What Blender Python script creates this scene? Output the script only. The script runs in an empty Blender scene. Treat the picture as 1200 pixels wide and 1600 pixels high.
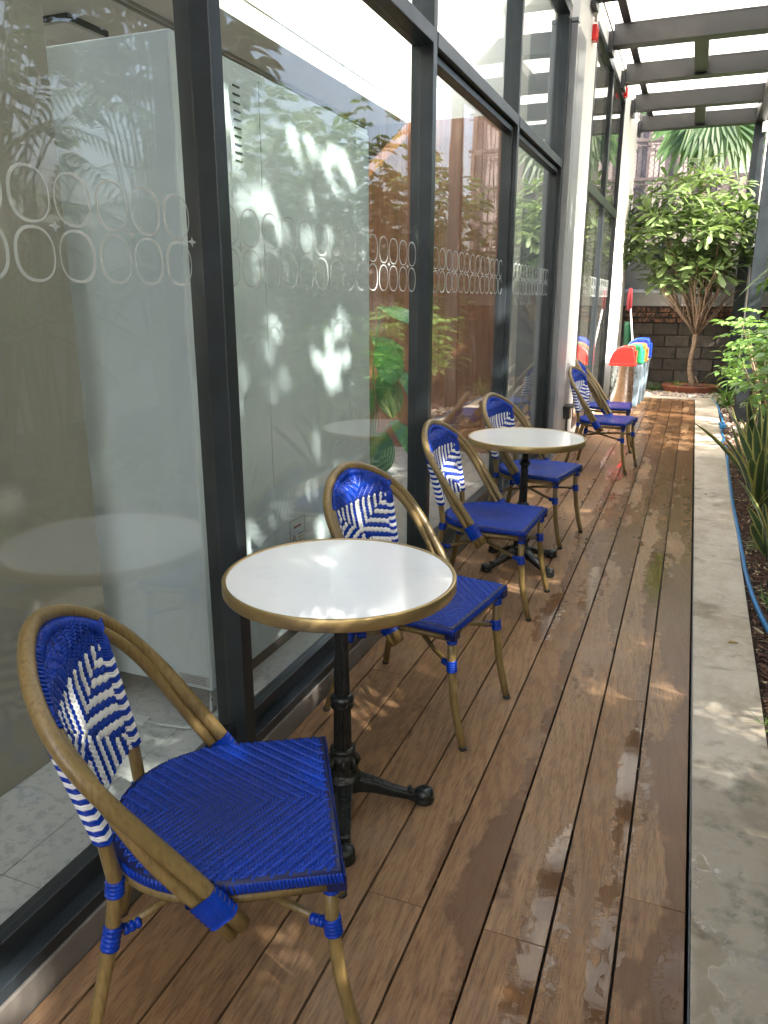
import bpy, math, random
from mathutils import Vector, Matrix, noise as mnoise
R = random.Random(7)
sc = bpy.context.scene
COL = sc.collection
V = Vector
PI = math.pi

# ------------------------------------------------------------------ camera
cam_d = bpy.data.cameras.new('camera')
cam = bpy.data.objects.new('camera', cam_d)
COL.objects.link(cam)
cam_d.sensor_fit = 'VERTICAL'
cam_d.sensor_height = 24.0
cam_d.sensor_width = 18.0
cam_d.lens = 24.0 * 1190.0 / 1600.0
cam_d.clip_start = 0.05
cam_d.clip_end = 400
cam.matrix_world = Matrix(((0.93019956, -0.09990809, 0.35319563, 0),
                           (0.36705214, 0.24997192, -0.89598369, 0),
                           (0.00122703, 0.96308484, 0.26919525, 1.45),
                           (0, 0, 0, 1)))
sc.camera = cam

# ------------------------------------------------------------------ light
SUN_DIR = V((-1.0, 0.5, -0.87)).normalized()      # direction the light travels
elev = math.asin(-SUN_DIR.z)
world = bpy.data.worlds.new('World')
sc.world = world
world.use_nodes = True
wn = world.node_tree
bg = wn.nodes['Background']
sky = wn.nodes.new('ShaderNodeTexSky')
sky.sky_type = 'NISHITA'
sky.sun_disc = False
sky.sun_elevation = elev
sky.sun_rotation = math.atan2(-SUN_DIR.x, -SUN_DIR.y)
sky.dust_density = 6.0
sky.air_density = 1.0
wn.links.new(sky.outputs[0], bg.inputs['Color'])
bg.inputs['Strength'].default_value = 0.15
sun_d = bpy.data.lights.new('sun', 'SUN')
sun_d.energy = 3.9
sun_d.angle = math.radians(0.6)
sun_d.color = (1.0, 0.95, 0.86)
sun = bpy.data.objects.new('sun', sun_d)
COL.objects.link(sun)
sun.rotation_euler = SUN_DIR.to_track_quat('-Z', 'Y').to_euler()
sun.location = (8, -4, 10)
sc.view_settings.view_transform = 'Standard'
sc.view_settings.look = 'None'
sc.view_settings.gamma = 1
sc.view_settings.use_curve_mapping = False
sc.view_settings.exposure = 2.55

# ------------------------------------------------------------------ helpers
class NT:
    """tiny node-tree builder"""
    def __init__(s, name):
        s.m = bpy.data.materials.new(name)
        s.m.use_nodes = True
        s.t = s.m.node_tree
        s.b = s.t.nodes['Principled BSDF']
        s.out = s.t.nodes['Material Output']
    def n(s, typ, **kw):
        nd = s.t.nodes.new(typ)
        for k, v in kw.items():
            setattr(nd, k, v)
        return nd
    def put(s, sock, v):
        if isinstance(v, bpy.types.NodeSocket):
            s.t.links.new(v, sock)
        elif isinstance(v, (tuple, list)) and len(v) == 3 and sock.type == 'RGBA':
            sock.default_value = (*v, 1)
        else:
            sock.default_value = v
    def math(s, op, a, b=0.0, c=None, clamp=False):
        nd = s.n('ShaderNodeMath', operation=op, use_clamp=clamp)
        s.put(nd.inputs[0], a); s.put(nd.inputs[1], b)
        if c is not None:
            s.put(nd.inputs[2], c)
        return nd.outputs[0]
    def add(s, a, b): return s.math('ADD', a, b)
    def mul(s, a, b): return s.math('MULTIPLY', a, b)
    def ss(s, x, lo, hi):
        nd = s.n('ShaderNodeMapRange', interpolation_type='SMOOTHSTEP')
        s.put(nd.inputs['Value'], x)
        nd.inputs['From Min'].default_value = lo
        nd.inputs['From Max'].default_value = hi
        return nd.outputs[0]
    def mix(s, f, a, b, blend='MIX'):
        nd = s.n('ShaderNodeMix', data_type='RGBA', blend_type=blend)
        s.put(nd.inputs['Factor'], f); s.put(nd.inputs['A'], a) if False else None
        s.put(nd.inputs[6], a); s.put(nd.inputs[7], b)
        return nd.outputs[2]
    def mixf(s, f, a, b):
        nd = s.n('ShaderNodeMix', data_type='FLOAT')
        s.put(nd.inputs[0], f); s.put(nd.inputs[2], a); s.put(nd.inputs[3], b)
        return nd.outputs[0]
    def noise(s, vec, scale, detail=4, rough=.55, dist=0.0):
        nd = s.n('ShaderNodeTexNoise')
        s.put(nd.inputs['Vector'], vec)
        nd.inputs['Scale'].default_value = scale
        nd.inputs['Detail'].default_value = detail
        nd.inputs['Roughness'].default_value = rough
        nd.inputs['Distortion'].default_value = dist
        return nd.outputs[0]
    def pos(s): return s.n('ShaderNodeNewGeometry').outputs['Position']
    def obj(s): return s.n('ShaderNodeTexCoord').outputs['Object']
    def rnd(s): return s.n('ShaderNodeObjectInfo').outputs['Random']
    def scale(s, vec, sx, sy, sz, off=None):
        nd = s.n('ShaderNodeVectorMath', operation='MULTIPLY')
        s.put(nd.inputs[0], vec); nd.inputs[1].default_value = (sx, sy, sz)
        o = nd.outputs[0]
        if off is not None:
            n2 = s.n('ShaderNodeVectorMath', operation='ADD')
            s.put(n2.inputs[0], o)
            c = s.n('ShaderNodeCombineXYZ')
            for i in range(3): s.put(c.inputs[i], off)
            s.t.links.new(c.outputs[0], n2.inputs[1]); o = n2.outputs[0]
        return o
    def sep(s, vec):
        nd = s.n('ShaderNodeSeparateXYZ'); s.put(nd.inputs[0], vec); return nd.outputs
    def bump(s, h, strength=.3, dist=.01):
        nd = s.n('ShaderNodeBump')
        nd.inputs['Strength'].default_value = strength
        nd.inputs['Distance'].default_value = dist
        s.put(nd.inputs['Height'], h)
        s.t.links.new(nd.outputs[0], s.b.inputs['Normal'])
        return nd
    def set(s, **kw):
        for k, v in kw.items():
            s.put(s.b.inputs[k.replace('_', ' ')], v)
        return s

def simple(name, col, rough=.5, metal=0., var=.12, nscale=12, bump=0., bdist=.002, spec=None, coat=0., rvar=.1, dirt=None):
    t = NT(name)
    p = t.obj()
    n1 = t.noise(p, nscale, 5)
    dark = tuple(c * (1 - var) for c in col); light = tuple(min(1, c * (1 + var)) for c in col)
    c = t.mix(t.ss(n1, .3, .7), dark, light)
    if dirt:
        n3 = t.noise(p, nscale * .23, 6, .65)
        c = t.mix(t.mul(t.ss(n3, .5, .75), dirt[1]), c, dirt[0])
    t.set(Base_Color=c, Metallic=metal)
    n2 = t.noise(p, nscale * 3.1, 4)
    t.put(t.b.inputs['Roughness'], t.math('MULTIPLY_ADD', n2, rvar * 2, max(0.02, rough - rvar)))
    if spec is not None: t.set(Specular_IOR_Level=spec)
    if coat: t.set(Coat_Weight=coat, Coat_Roughness=.08)
    if bump: t.bump(n2, bump, bdist)
    return t.m

class MB:
    """collects shapes; build() links them as ONE mesh object"""
    def __init__(s):
        s.v = []; s.f = []; s.mi = []; s.cur = 0; s.sm = []
    def face(s, f, smooth=False):
        s.f.append(f); s.mi.append(s.cur); s.sm.append(smooth)
    def quad(s, a, b, c, d):
        i = len(s.v); s.v += [tuple(a), tuple(b), tuple(c), tuple(d)]; s.face((i, i+1, i+2, i+3))
    def box(s, x0, x1, y0, y1, z0, z1, M=None):
        i = len(s.v)
        ps = [V((x, y, z)) for z in (z0, z1) for y in (y0, y1) for x in (x0, x1)]
        if M is not None: ps = [M @ p for p in ps]
        s.v += [tuple(p) for p in ps]
        for f in ((0, 2, 3, 1), (4, 5, 7, 6), (0, 1, 5, 4), (2, 6, 7, 3), (0, 4, 6, 2), (1, 3, 7, 5)):
            s.face(tuple(i + k for k in f))
        return s
    def tube(s, pts, rad, seg=10, caps=True, closed=False, flat=1.0):
        pts = [V(p) for p in pts]; n = len(pts)
        if not isinstance(rad, (list, tuple)): rad = [rad] * n
        i0 = len(s.v)
        up = None
        for k in range(n):
            if closed: d = pts[(k + 1) % n] - pts[k - 1]
            else: d = pts[min(k + 1, n - 1)] - pts[max(k - 1, 0)]
            if d.length < 1e-9: d = V((0, 0, 1))
            d.normalize()
            if up is None:
                up = V((0, 0, 1)) if abs(d.z) < .9 else V((1, 0, 0))
            a = d.cross(up)
            if a.length < 1e-6: a = d.cross(V((0, 1, 0)))
            a.normalize(); b = a.cross(d).normalized(); up = b
            for j in range(seg):
                t = 2 * PI * j / seg
                s.v.append(tuple(pts[k] + (a * math.cos(t) + b * math.sin(t) * flat) * rad[k]))
        m = n if closed else n - 1
        for k in range(m):
            for j in range(seg):
                a0 = i0 + k * seg + j; a1 = i0 + k * seg + (j + 1) % seg
                kk = (k + 1) % n
                b0 = i0 + kk * seg + j; b1 = i0 + kk * seg + (j + 1) % seg
                s.face((a0, a1, b1, b0), True)
        if caps and not closed:
            s.face(tuple(i0 + j for j in range(seg))[::-1]); s.face(tuple(i0 + (n - 1) * seg + j for j in range(seg)))
        return s
    def lathe(s, prof, c=(0, 0), seg=24, z0=0., flute=0, famp=0.):
        i0 = len(s.v); n = len(prof)
        for r, z in prof:
            for j in range(seg):
                t = 2 * PI * j / seg
                s.v.append((c[0] + r * math.cos(t), c[1] + r * math.sin(t), z0 + z))
        for k in range(n - 1):
            for j in range(seg):
                s.face((i0 + k*seg + j, i0 + k*seg + (j+1) % seg, i0 + (k+1)*seg + (j+1) % seg, i0 + (k+1)*seg + j), True)
        s.face(tuple(i0 + j for j in range(seg))[::-1]); s.face(tuple(i0 + (n-1)*seg + j for j in range(seg)))
        return s
    def prism(s, poly, z0, z1, M=None):
        i = len(s.v); n = len(poly)
        ps = [V((x, y, z)) for z in (z0, z1) for x, y in poly]
        if M is not None: ps = [M @ p for p in ps]
        s.v += [tuple(p) for p in ps]
        s.face(tuple(i + k for k in range(n))[::-1]); s.face(tuple(i + n + k for k in range(n)))
        for k in range(n):
            s.face((i + k, i + (k+1) % n, i + n + (k+1) % n, i + n + k))
        return s
    def pill(s, c, u, nrm, L, W, Hh):
        """short raised strand lying on a surface"""
        c = V(c); u = V(u).normalized(); nrm = V(nrm).normalized(); w = nrm.cross(u)
        i = len(s.v)
        for a, b, h in ((-.5, -.5, 0), (.5, -.5, 0), (.5, .5, 0), (-.5, .5, 0)):
            s.v.append(tuple(c + u * a * L + w * b * W - nrm * .001))
        for a, b in ((-.34, -.28), (.34, -.28), (.34, .28), (-.34, .28)):
            s.v.append(tuple(c + u * a * L + w * b * W + nrm * Hh))
        for f in ((4, 5, 6, 7), (0, 1, 5, 4), (1, 2, 6, 5), (2, 3, 7, 6), (3, 0, 4, 7)):
            s.face(tuple(i + k for k in f), True)
    def mesh(s, name, mats, autosm=None):
        me = bpy.data.meshes.new(name)
        me.from_pydata(s.v, [], s.f)
        for m in (mats if isinstance(mats, (list, tuple)) else [mats]): me.materials.append(m)
        me.polygons.foreach_set('material_index', s.mi)
        me.polygons.foreach_set('use_smooth', s.sm)
        me.update()
        return me
    def build(s, name, mats, parent=None, bevel=0., loc=None):
        o = bpy.data.objects.new(name, s.mesh(name, mats)); COL.objects.link(o)
        if parent is not None: o.parent = parent
        if loc is not None: o.location = loc
        if bevel:
            md = o.modifiers.new('bevel', 'BEVEL'); md.width = bevel; md.segments = 2
            md.limit_method = 'ANGLE'; md.angle_limit = math.radians(40)
        return o

def tag(o, label=None, cat=None, group=None, kind=None):
    if label: o['label'] = label
    if cat: o['category'] = cat
    if group: o['group'] = group
    if kind: o['kind'] = kind
    return o
def thing(name, label, cat, loc=(0, 0, 0), rz=0., group=None):
    o = bpy.data.objects.new(name, None); COL.objects.link(o)
    o.location = loc; o.rotation_euler = (0, 0, rz); o.empty_display_size = .1
    return tag(o, label, cat, group)
def inst(name, me, parent, M=None, loc=None, rot=None, scale=None):
    o = bpy.data.objects.new(name, me); COL.objects.link(o); o.parent = parent
    if M is not None: o.matrix_basis = M
    if loc is not None: o.location = loc
    if rot is not None: o.rotation_euler = rot
    if scale is not None: o.scale = scale
    return o
def kids(o): return [c for c in COL.objects if c.parent == o]
def copy_tree(root, loc, rz, label, prev=None):
    r = root.copy(); COL.objects.link(r); r.location = loc; r.rotation_euler = (0, 0, rz); r['label'] = label
    for ch in kids(root):
        c = ch.copy(); COL.objects.link(c); c.parent = r
        for g in kids(ch):
            d = g.copy(); COL.objects.link(d); d.parent = c
    return r

# ------------------------------------------------------------------ materials
M = {}
M['frame'] = simple('dark_frame_paint', (.019, .025, .030), .34, var=.2, nscale=9, rvar=.08, dirt=((.035, .035, .033), .35))
M['steel'] = simple('grey_steel_paint', (.013, .0125, .012), .42, var=.15, nscale=6, dirt=((.07, .06, .05), .4))
M['kerbgrey'] = simple('grey_sill_kerb', (.16, .145, .13), .5, var=.15, nscale=8, dirt=((.08, .07, .06), .5))
M['white'] = simple('white_wall_paint', (.76, .75, .72), .7, var=.04, nscale=3, bump=.15, dirt=((.5, .48, .44), .25))
M['greycol'] = simple('grey_column_paint', (.30, .31, .32), .35, var=.06, nscale=5)
M['blue'] = simple('blue_woven_plastic', (.003, .036, .33), .26, spec=.3, var=.2, nscale=70, rvar=.06)
M['bluebase'] = simple('dark_blue_underweave', (.002, .006, .06), .5, var=.2, nscale=60)
M['wht'] = simple('white_woven_plastic', (.78, .78, .76), .35, var=.06, nscale=60)
M['rubber'] = simple('black_rubber', (.02, .02, .02), .6)
M['iron'] = simple('black_cast_iron', (.010, .012, .012), .3, var=.3, nscale=30, bump=.3, bdist=.001)
M['brass'] = simple('brushed_brass_edge', (.42, .30, .13), .34, metal=.75, var=.08, nscale=9)
M['red'] = simple('red_plastic', (.80, .022, .018), .25, var=.05)
M['green'] = simple('green_plastic', (.03, .42, .16), .28, var=.05)
M['dgreen'] = simple('dark_green_plastic', (.01, .085, .04), .4)
M['dred'] = simple('dark_red_cloth', (.14, .006, .010), .9, var=.3, nscale=30)
M['orange'] = simple('orange_plastic', (.85, .33, .08), .3, var=.05)
M['bluep'] = simple('blue_plastic', (.02, .07, .55), .28, var=.05)
M['binbody'] = simple('grey_blue_plastic', (.25, .33, .40), .35, var=.08)
M['inox'] = simple('stainless_steel', (.36, .36, .36), .28, metal=1.0, var=.08, nscale=5)
M['pipe'] = simple('white_pipe', (.75, .75, .73), .4, var=.05)
M['terra'] = simple('terracotta', (.22, .065, .035), .7, var=.2, nscale=10, bump=.2, dirt=((.1, .06, .045), .5))
M['hose'] = simple('blue_hose', (.01, .17, .42), .35, var=.1, nscale=30, dirt=((.05, .12, .18), .5))
M['cab'] = simple('pale_cabinet_enamel', (.64, .71, .74), .4, var=.03, nscale=3)
M['cabd'] = simple('dark_slot', (.03, .035, .035), .6)
M['panel'] = simple('taupe_panel', (.30, .275, .235), .45, var=.05, nscale=2)
M['ceil'] = simple('ceiling_paint', (.70, .67, .60), .8, var=.03, nscale=2)
M['paper'] = simple('paper_label', (.5, .5, .5), .7, var=.1, nscale=40)
M['redink'] = simple('dark_red_ink', (.25, .08, .07), .7)
M['bark'] = simple('pale_brown_bark', (.23, .16, .105), .85, var=.35, nscale=30, bump=.6, bdist=.006)
M['trunkd'] = simple('palm_trunk_bark', (.16, .12, .09), .85, var=.35, nscale=22, bump=.6, bdist=.01)

def bamboo():
    t = NT('tan_bamboo_look_tube'); p = t.obj()
    n = t.noise(t.scale(p, 1, 1, 1), 9, 5, .6)
    st = t.noise(t.scale(p, 160, 160, 12), 1.0, 3, .6)
    c = t.mix(t.ss(n, .3, .7), (.185, .125, .044), (.225, .155, .058))
    c = t.mix(t.mul(t.ss(st, .45, .7), .55), c, (.09, .052, .016))
    t.set(Base_Color=c, Roughness=.33); t.bump(st, .15, .001); return t.m
M['tube'] = bamboo()

def glass():
    t = NT('window_glass')
    t.t.nodes.remove(t.b)
    g = t.n('ShaderNodeNewGeometry')
    ior = t.mixf(g.outputs['Backfacing'], 1.52, 1 / 1.52)
    fr = t.n('ShaderNodeFresnel'); t.put(fr.inputs[0], ior)
    tr = t.n('ShaderNodeBsdfTransparent'); tr.inputs[0].default_value = (.94, .965, .955, 1)
    df = t.n('ShaderNodeBsdfDiffuse'); df.inputs[0].default_value = (.75, .78, .78, 1)
    dm = t.n('ShaderNodeMixShader'); t.t.links.new(tr.outputs[0], dm.inputs[1]); t.t.links.new(df.outputs[0], dm.inputs[2])
    sm = t.noise(t.scale(t.pos(), 1, 1, .5), 3.2, 7, .68, 1.2)
    sp = t.noise(t.pos(), 70, 2, .5)
    t.put(dm.inputs[0], t.add(t.math('MULTIPLY_ADD', t.ss(sm, .45, .75), .030, .014), t.mul(t.ss(sp, .70, .74), .05)))
    gl = t.n('ShaderNodeBsdfGlossy'); gl.inputs['Roughness'].default_value = 0.0
    nz = t.noise(t.pos(), 1.3, 2)
    bp = t.n('ShaderNodeBump'); bp.inputs['Strength'].default_value = .012; bp.inputs['Distance'].default_value = .1
    t.put(bp.inputs['Height'], nz); t.t.links.new(bp.outputs[0], gl.inputs['Normal'])
    mx = t.n('ShaderNodeMixShader')
    t.put(mx.inputs[0], fr.outputs[0]); t.t.links.new(dm.outputs[0], mx.inputs[1]); t.t.links.new(gl.outputs[0], mx.inputs[2])
    t.t.links.new(mx.outputs[0], t.out.inputs[0]); return t.m
M['glass'] = glass()

def poly():
    t = NT('translucent_roof_sheet'); t.t.nodes.remove(t.b)
    a = t.n('ShaderNodeBsdfTranslucent'); a.inputs[0].default_value = (.86, .86, .83, 1)
    d = t.n('ShaderNodeBsdfDiffuse'); d.inputs[0].default_value = (.75, .75, .73, 1)
    tr = t.n('ShaderNodeBsdfTransparent')
    m1 = t.n('ShaderNodeMixShader'); m1.inputs[0].default_value = .2
    t.t.links.new(a.outputs[0], m1.inputs[1]); t.t.links.new(d.outputs[0], m1.inputs[2])
    t.t.links.new(m1.outputs[0], t.out.inputs[0]); return t.m
M['poly'] = poly()

def frost():
    t = NT('frosted_white_film'); t.set(Base_Color=(.54, .58, .57), Roughness=.6)
    tr = t.n('ShaderNodeBsdfTransparent'); mx = t.n('ShaderNodeMixShader'); mx.inputs[0].default_value = .62
    t.t.links.new(tr.outputs[0], mx.inputs[1]); t.t.links.new(t.b.outputs[0], mx.inputs[2]); t.t.links.new(mx.outputs[0], t.out.inputs[0]); return t.m
M['film'] = frost()

PX0, PW = -1.0805, .1512        # plank grid
def deckmat():
    t = NT('wet_composite_deck'); pos = t.pos(); rnd = t.rnd()
    x, y, z = t.sep(pos)
    off = t.mul(rnd, 37.0)
    base = t.mix(rnd, (.268, .150, .072), (.318, .190, .100))
    g1 = t.noise(t.scale(pos, 14, 1.3, 14, off), 1.6, 5, .62, 1.4)
    w = t.n('ShaderNodeTexWave', wave_type='RINGS', rings_direction='Z')
    w.inputs['Scale'].default_value = 1.6; w.inputs['Distortion'].default_value = 9; w.inputs['Detail'].default_value = 4
    w.inputs['Detail Scale'].default_value = 1.6
    t.put(w.inputs['Vector'], t.scale(pos, 9, 1.0, 1, off))
    g2 = w.outputs[1]
    fine = t.noise(t.scale(pos, 330, 16, 330, off), 1.0, 3, .7)
    c = t.mix(t.mul(t.ss(g1, .35, .7), .38), base, (.15, .082, .042))
    c = t.mix(t.mul(t.ss(g2, .55, .95), .30), c, (.11, .06, .032))
    c = t.mix(t.mul(t.ss(fine, .50, .62), .62), c, (.09, .05, .028))
    c = t.mix(t.mul(t.ss(t.noise(pos, 2.2, 5, .6), .48, .75), .4), c, (.30, .22, .16))
    # position across the plank 0..1
    u = t.math('FRACT', t.mul(t.math('SUBTRACT', x, PX0), 1 / PW))
    edge = t.ss(u, .35, .95)
    big = t.noise(t.scale(pos, 3.0, .9, 1, 3.1), 1.0, 4, .62)
    xm = t.ss(x, -.62, -.25)
    far = t.ss(y, 3.0, 5.0)
    wet = t.add(t.mul(big, 1.15), t.add(t.mul(xm, .22), t.add(t.mul(edge, .13), t.mul(far, .16))))
    rag = t.noise(pos, 26, 5, .6)
    wet = t.add(wet, t.mul(rag, .12))
    W = t.ss(wet, .92, .965)
    # puddles hug the right side of the planks
    pn = t.noise(t.scale(pos, 1, .62, 1), 34, 3, .55, .8)
    pbig = t.noise(t.scale(pos, 2.2, 1.15, 1, 9.7), 1.0, 3, .5)
    def spot(cx_, cy_, rx_, ry_):
        dx = t.mul(t.math('SUBTRACT', x, cx_), 1 / rx_); dy = t.mul(t.math('SUBTRACT', y, cy_), 1 / ry_)
        d = t.math('SQRT', t.add(t.mul(dx, dx), t.mul(dy, dy)))
        return t.math('SUBTRACT', 1.0, t.ss(d, .55, 1.1))
    reg = 0.0
    for sp_ in ((-.185, 1.50, .085, .55), (-.03, 2.2, .075, .55), (-.045, 1.55, .06, .35), (.105, 1.48, .075, .22), (-.50, 3.4, .10, .45), (-.36, 3.9, .12, .5), (-.05, 4.2, .1, .6)):
        reg = t.math('MAXIMUM', reg, spot(*sp_))
    pfar = t.mul(t.mul(far, t.ss(x, -.95, -.5)), .62)
    reg = t.math('MAXIMUM', reg, pfar)
    lace = t.noise(t.scale(pos, 1, .7, 1), 16, 5, .62, 1.5)
    dry = t.math('SUBTRACT', 1.0, t.ss(u, .955, .985))
    pv = t.add(t.add(t.mul(pn, .62), t.mul(lace, .66)), t.add(t.mul(edge, .16), t.add(t.mul(pbig, .30), t.mul(reg, .50))))
    P = t.ss(pv, 1.275, 1.325)
    fringe = t.ss(pv, 1.10, 1.26)
    damp = t.ss(t.add(t.add(t.mul(big, .8), t.mul(xm, .35)), t.mul(far, .2)), .55, .8)
    c = t.mix(t.mul(W, .72), c, (.105, .050, .022))
    c = t.mix(t.mul(P, .5), c, (.09, .040, .016))
    t.set(Base_Color=c)
    rough = t.mixf(damp, .52, .36)
    rough = t.mixf(W, rough, .26)
    rough = t.mixf(P, rough, .05)
    t.put(t.b.inputs['Roughness'], t.math('MULTIPLY_ADD', fine, .08, rough))
    t.put(t.b.inputs['Specular IOR Level'], t.mixf(P, .17, .30))
    hh = t.mul(t.add(t.mul(fine, .55), t.mul(g1, .5)), t.math('SUBTRACT', 1.0, P))
    h = t.add(hh, t.mul(P, t.math('MULTIPLY_ADD', t.noise(pos, 38, 3, .5, .6), .28, 1.0)))
    drops = t.mul(t.mul(t.ss(t.noise(pos, 85, 2, .5), .50, .60), fringe), t.math('SUBTRACT', 1.0, P))
    h = t.add(h, t.mul(drops, .9)); rough = t.mixf(drops, rough, .05); t.put(t.b.inputs['Roughness'], rough)
    t.bump(h, .42, .0016)
    return t.m
M['deck'] = deckmat()
M['joist'] = simple('dark_under_deck', (.012, .010, .009), .9)

def concretemat():
    t = NT('stained_concrete'); pos = t.pos(); x, y, z = t.sep(pos)
    n1 = t.noise(t.scale(pos, 2.2, 1.1, 1), 1.4, 6, .65)
    n2 = t.noise(pos, 22, 6, .6)
    c = t.mix(t.ss(n1, .35, .68), (.54, .47, .38), (.37, .30, .22))
    c = t.mix(t.mul(t.ss(n2, .48, .7), .5), c, (.56, .52, .45))
    st = t.noise(t.scale(pos, 5, 5, 1, 4.4), 1.0, 5, .6)
    c = t.mix(t.mul(t.ss(st, .55, .68), .6), c, (.19, .15, .09))
    st2 = t.noise(t.scale(pos, 2, 9, 1, 1.4), 1.0, 5, .6)
    c = t.mix(t.mul(t.ss(st2, .58, .66), .35), c, (.16, .13, .10))
    wet = t.add(t.noise(t.scale(pos, 1.6, 1.0, 1, 8.2), 1.0, 5, .6), t.mul(t.math('SUBTRACT', 1.0, t.ss(y, 1.9, 2.7)), .32))
    W = t.ss(t.add(wet, t.mul(t.noise(pos, 14, 5, .65), .12)), .66, .76)
    P = t.ss(t.add(t.add(wet, t.mul(t.noise(pos, 7, 5, .65), .35)), 0), 1.03, 1.07)
    c = t.mix(t.mul(W, .62), c, (.15, .115, .065))
    c = t.mix(t.mul(t.ss(t.noise(pos, 5, 5, .65), .5, .62), t.mul(W, .6)), c, (.07, .065, .04))
    t.set(Base_Color=c)
    t.put(t.b.inputs['Roughness'], t.mixf(P, t.mixf(W, .75, .42), .06))
    fine = t.noise(pos, 160, 4, .6)
    t.bump(t.mul(t.add(t.mul(n2, .6), t.mul(fine, .4)), t.math('SUBTRACT', 1.0, t.mul(P, .95))), .35, .003)
    return t.m
M['conc'] = concretemat()

def marble():
    t = NT('white_marble_laminate'); p = t.obj()
    d = t.noise(p, 3, 5, .6)
    v = t.noise(t.scale(p, 3.0, 5.0, 1), 1.0, 6, .55, 1.8)
    vein = t.math('SUBTRACT', 1.0, t.ss(t.math('ABSOLUTE', t.math('SUBTRACT', v, .5)), .0, .018))
    c = t.mix(t.ss(d, .4, .8), (.84, .84, .83), (.78, .79, .79))
    c = t.mix(t.mul(vein, t.mul(t.ss(d, .5, .65), .22)), c, (.5, .48, .45))
    t.set(Base_Color=c, Roughness=.09); return t.m
M['marble'] = marble()

def terrazzo():
    t = NT('pale_terrazzo_tile'); p = t.pos()
    vo = t.n('ShaderNodeTexVoronoi'); vo.inputs['Scale'].default_value = 55; t.put(vo.inputs['Vector'], p)
    s = t.noise(p, 28, 4, .7)
    c = t.mix(t.ss(s, .5, .6), (.62, .61, .59), (.48, .47, .46))
    c = t.mix(t.mul(t.rnd(), .12), c, (.4, .4, .4))
    t.set(Base_Color=c, Roughness=.3); return t.m
M['tile'] = terrazzo()

def woodwall():
    t = NT('red_brown_wood_panel'); p = t.pos(); r = t.rnd()
    g = t.noise(t.scale(p, 26, 26, 1.2, t.mul(r, 20)), 1.0, 5, .65, .6)
    f = t.noise(t.scale(p, 140, 140, 4), 1.0, 3, .6)
    c = t.mix(t.ss(g, .3, .7), (.42, .19, .10), (.26, .10, .05))
    c = t.mix(t.mul(t.ss(f, .5, .7), .4), c, (.10, .04, .02))
    c = t.mix(t.mul(r, .3), c, (.46, .23, .13))
    t.set(Base_Color=c, Roughness=.42); return t.m
M['wood'] = woodwall()

def leafmat(name, col, col2, edge=None, gloss=.35, trans=.35, uvscale=1.):
    t = NT(name); p = t.obj()
    n = t.noise(p, 9, 4)
    c = t.mix(t.ss(n, .3, .7), col, col2)
    hv = t.n('ShaderNodeHueSaturation')
    t.put(hv.inputs['Value'], t.math('MULTIPLY_ADD', t.rnd(), .5, .75))
    t.put(hv.inputs['Color'], c)
    c = hv.outputs[0]
    if edge:
        at = t.n('ShaderNodeAttribute'); at.attribute_name = 'edge'
        c = t.mix(t.ss(t.add(at.outputs['Fac'], t.mul(t.noise(p, 30, 3), .3)), edge[1], edge[1] + .12), c, edge[0])
    t.set(Base_Color=c, Roughness=gloss)
    tl = t.n('ShaderNodeBsdfTranslucent')
    t.put(tl.inputs[0], t.mix(.5, c, (.25, .42, .05)))
    mx = t.n('ShaderNodeMixShader'); mx.inputs[0].default_value = trans
    t.t.links.new(t.b.outputs[0], mx.inputs[1]); t.t.links.new(tl.outputs[0], mx.inputs[2])
    t.t.links.new(mx.outputs[0], t.out.inputs[0]); return t.m
M['leaf'] = leafmat('glossy_tree_leaf', (.14, .205, .085), (.20, .27, .13), edge=((.34, .42, .14), 1.02))
M['leafd'] = leafmat('dark_green_leaf', (.035, .085, .03), (.06, .12, .04))
M['leafl'] = leafmat('bright_green_leaf', (.14, .28, .06), (.20, .34, .09))
M['palm'] = leafmat('palm_leaflet', (.07, .15, .04), (.15, .23, .07))
M['snake'] = leafmat('striped_snake_leaf', (.045, .085, .045), (.09, .13, .08), edge=((.55, .50, .16), .80), trans=.12)
M['monst'] = leafmat('deep_green_glossy_leaf', (.04, .20, .05), (.08, .30, .08), gloss=.25, trans=.3)
M['dry'] = simple('dry_leaf', (.42, .27, .08), .7, var=.4, nscale=6)

def soil():
    t = NT('dark_garden_soil'); p = t.pos()
    n = t.noise(p, 18, 7, .7); n2 = t.noise(p, 90, 4, .7)
    c = t.mix(t.ss(n, .35, .7), (.030, .017, .012), (.085, .045, .030))
    c = t.mix(t.mul(t.ss(n2, .55, .7), .5), c, (.14, .08, .05))
    t.set(Base_Color=c, Roughness=.9); t.bump(t.add(n, n2), 1.0, .02); return t.m
M['soil'] = soil()
def chipm():
    t = NT('bark_chips'); g = t.n('ShaderNodeNewGeometry')
    c = t.mix(g.outputs['Random Per Island'], (.05, .022, .015), (.20, .10, .06))
    c = t.mix(t.ss(t.math('FRACT', t.mul(g.outputs['Random Per Island'], 17.3)), .9, .92), c, (.45, .36, .22))
    t.set(Base_Color=c, Roughness=.8); return t.m
M['chip'] = chipm()
def pebm():
    t = NT('mixed_pebbles'); g = t.n('ShaderNodeNewGeometry')
    c = t.mix(g.outputs['Random Per Island'], (.25, .20, .16), (.52, .42, .34))
    c = t.mix(t.ss(t.math('FRACT', t.mul(g.outputs['Random Per Island'], 13.7)), .7, .75), c, (.13, .12, .12))
    t.set(Base_Color=c, Roughness=.6); return t.m
M['peb'] = pebm()
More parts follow.
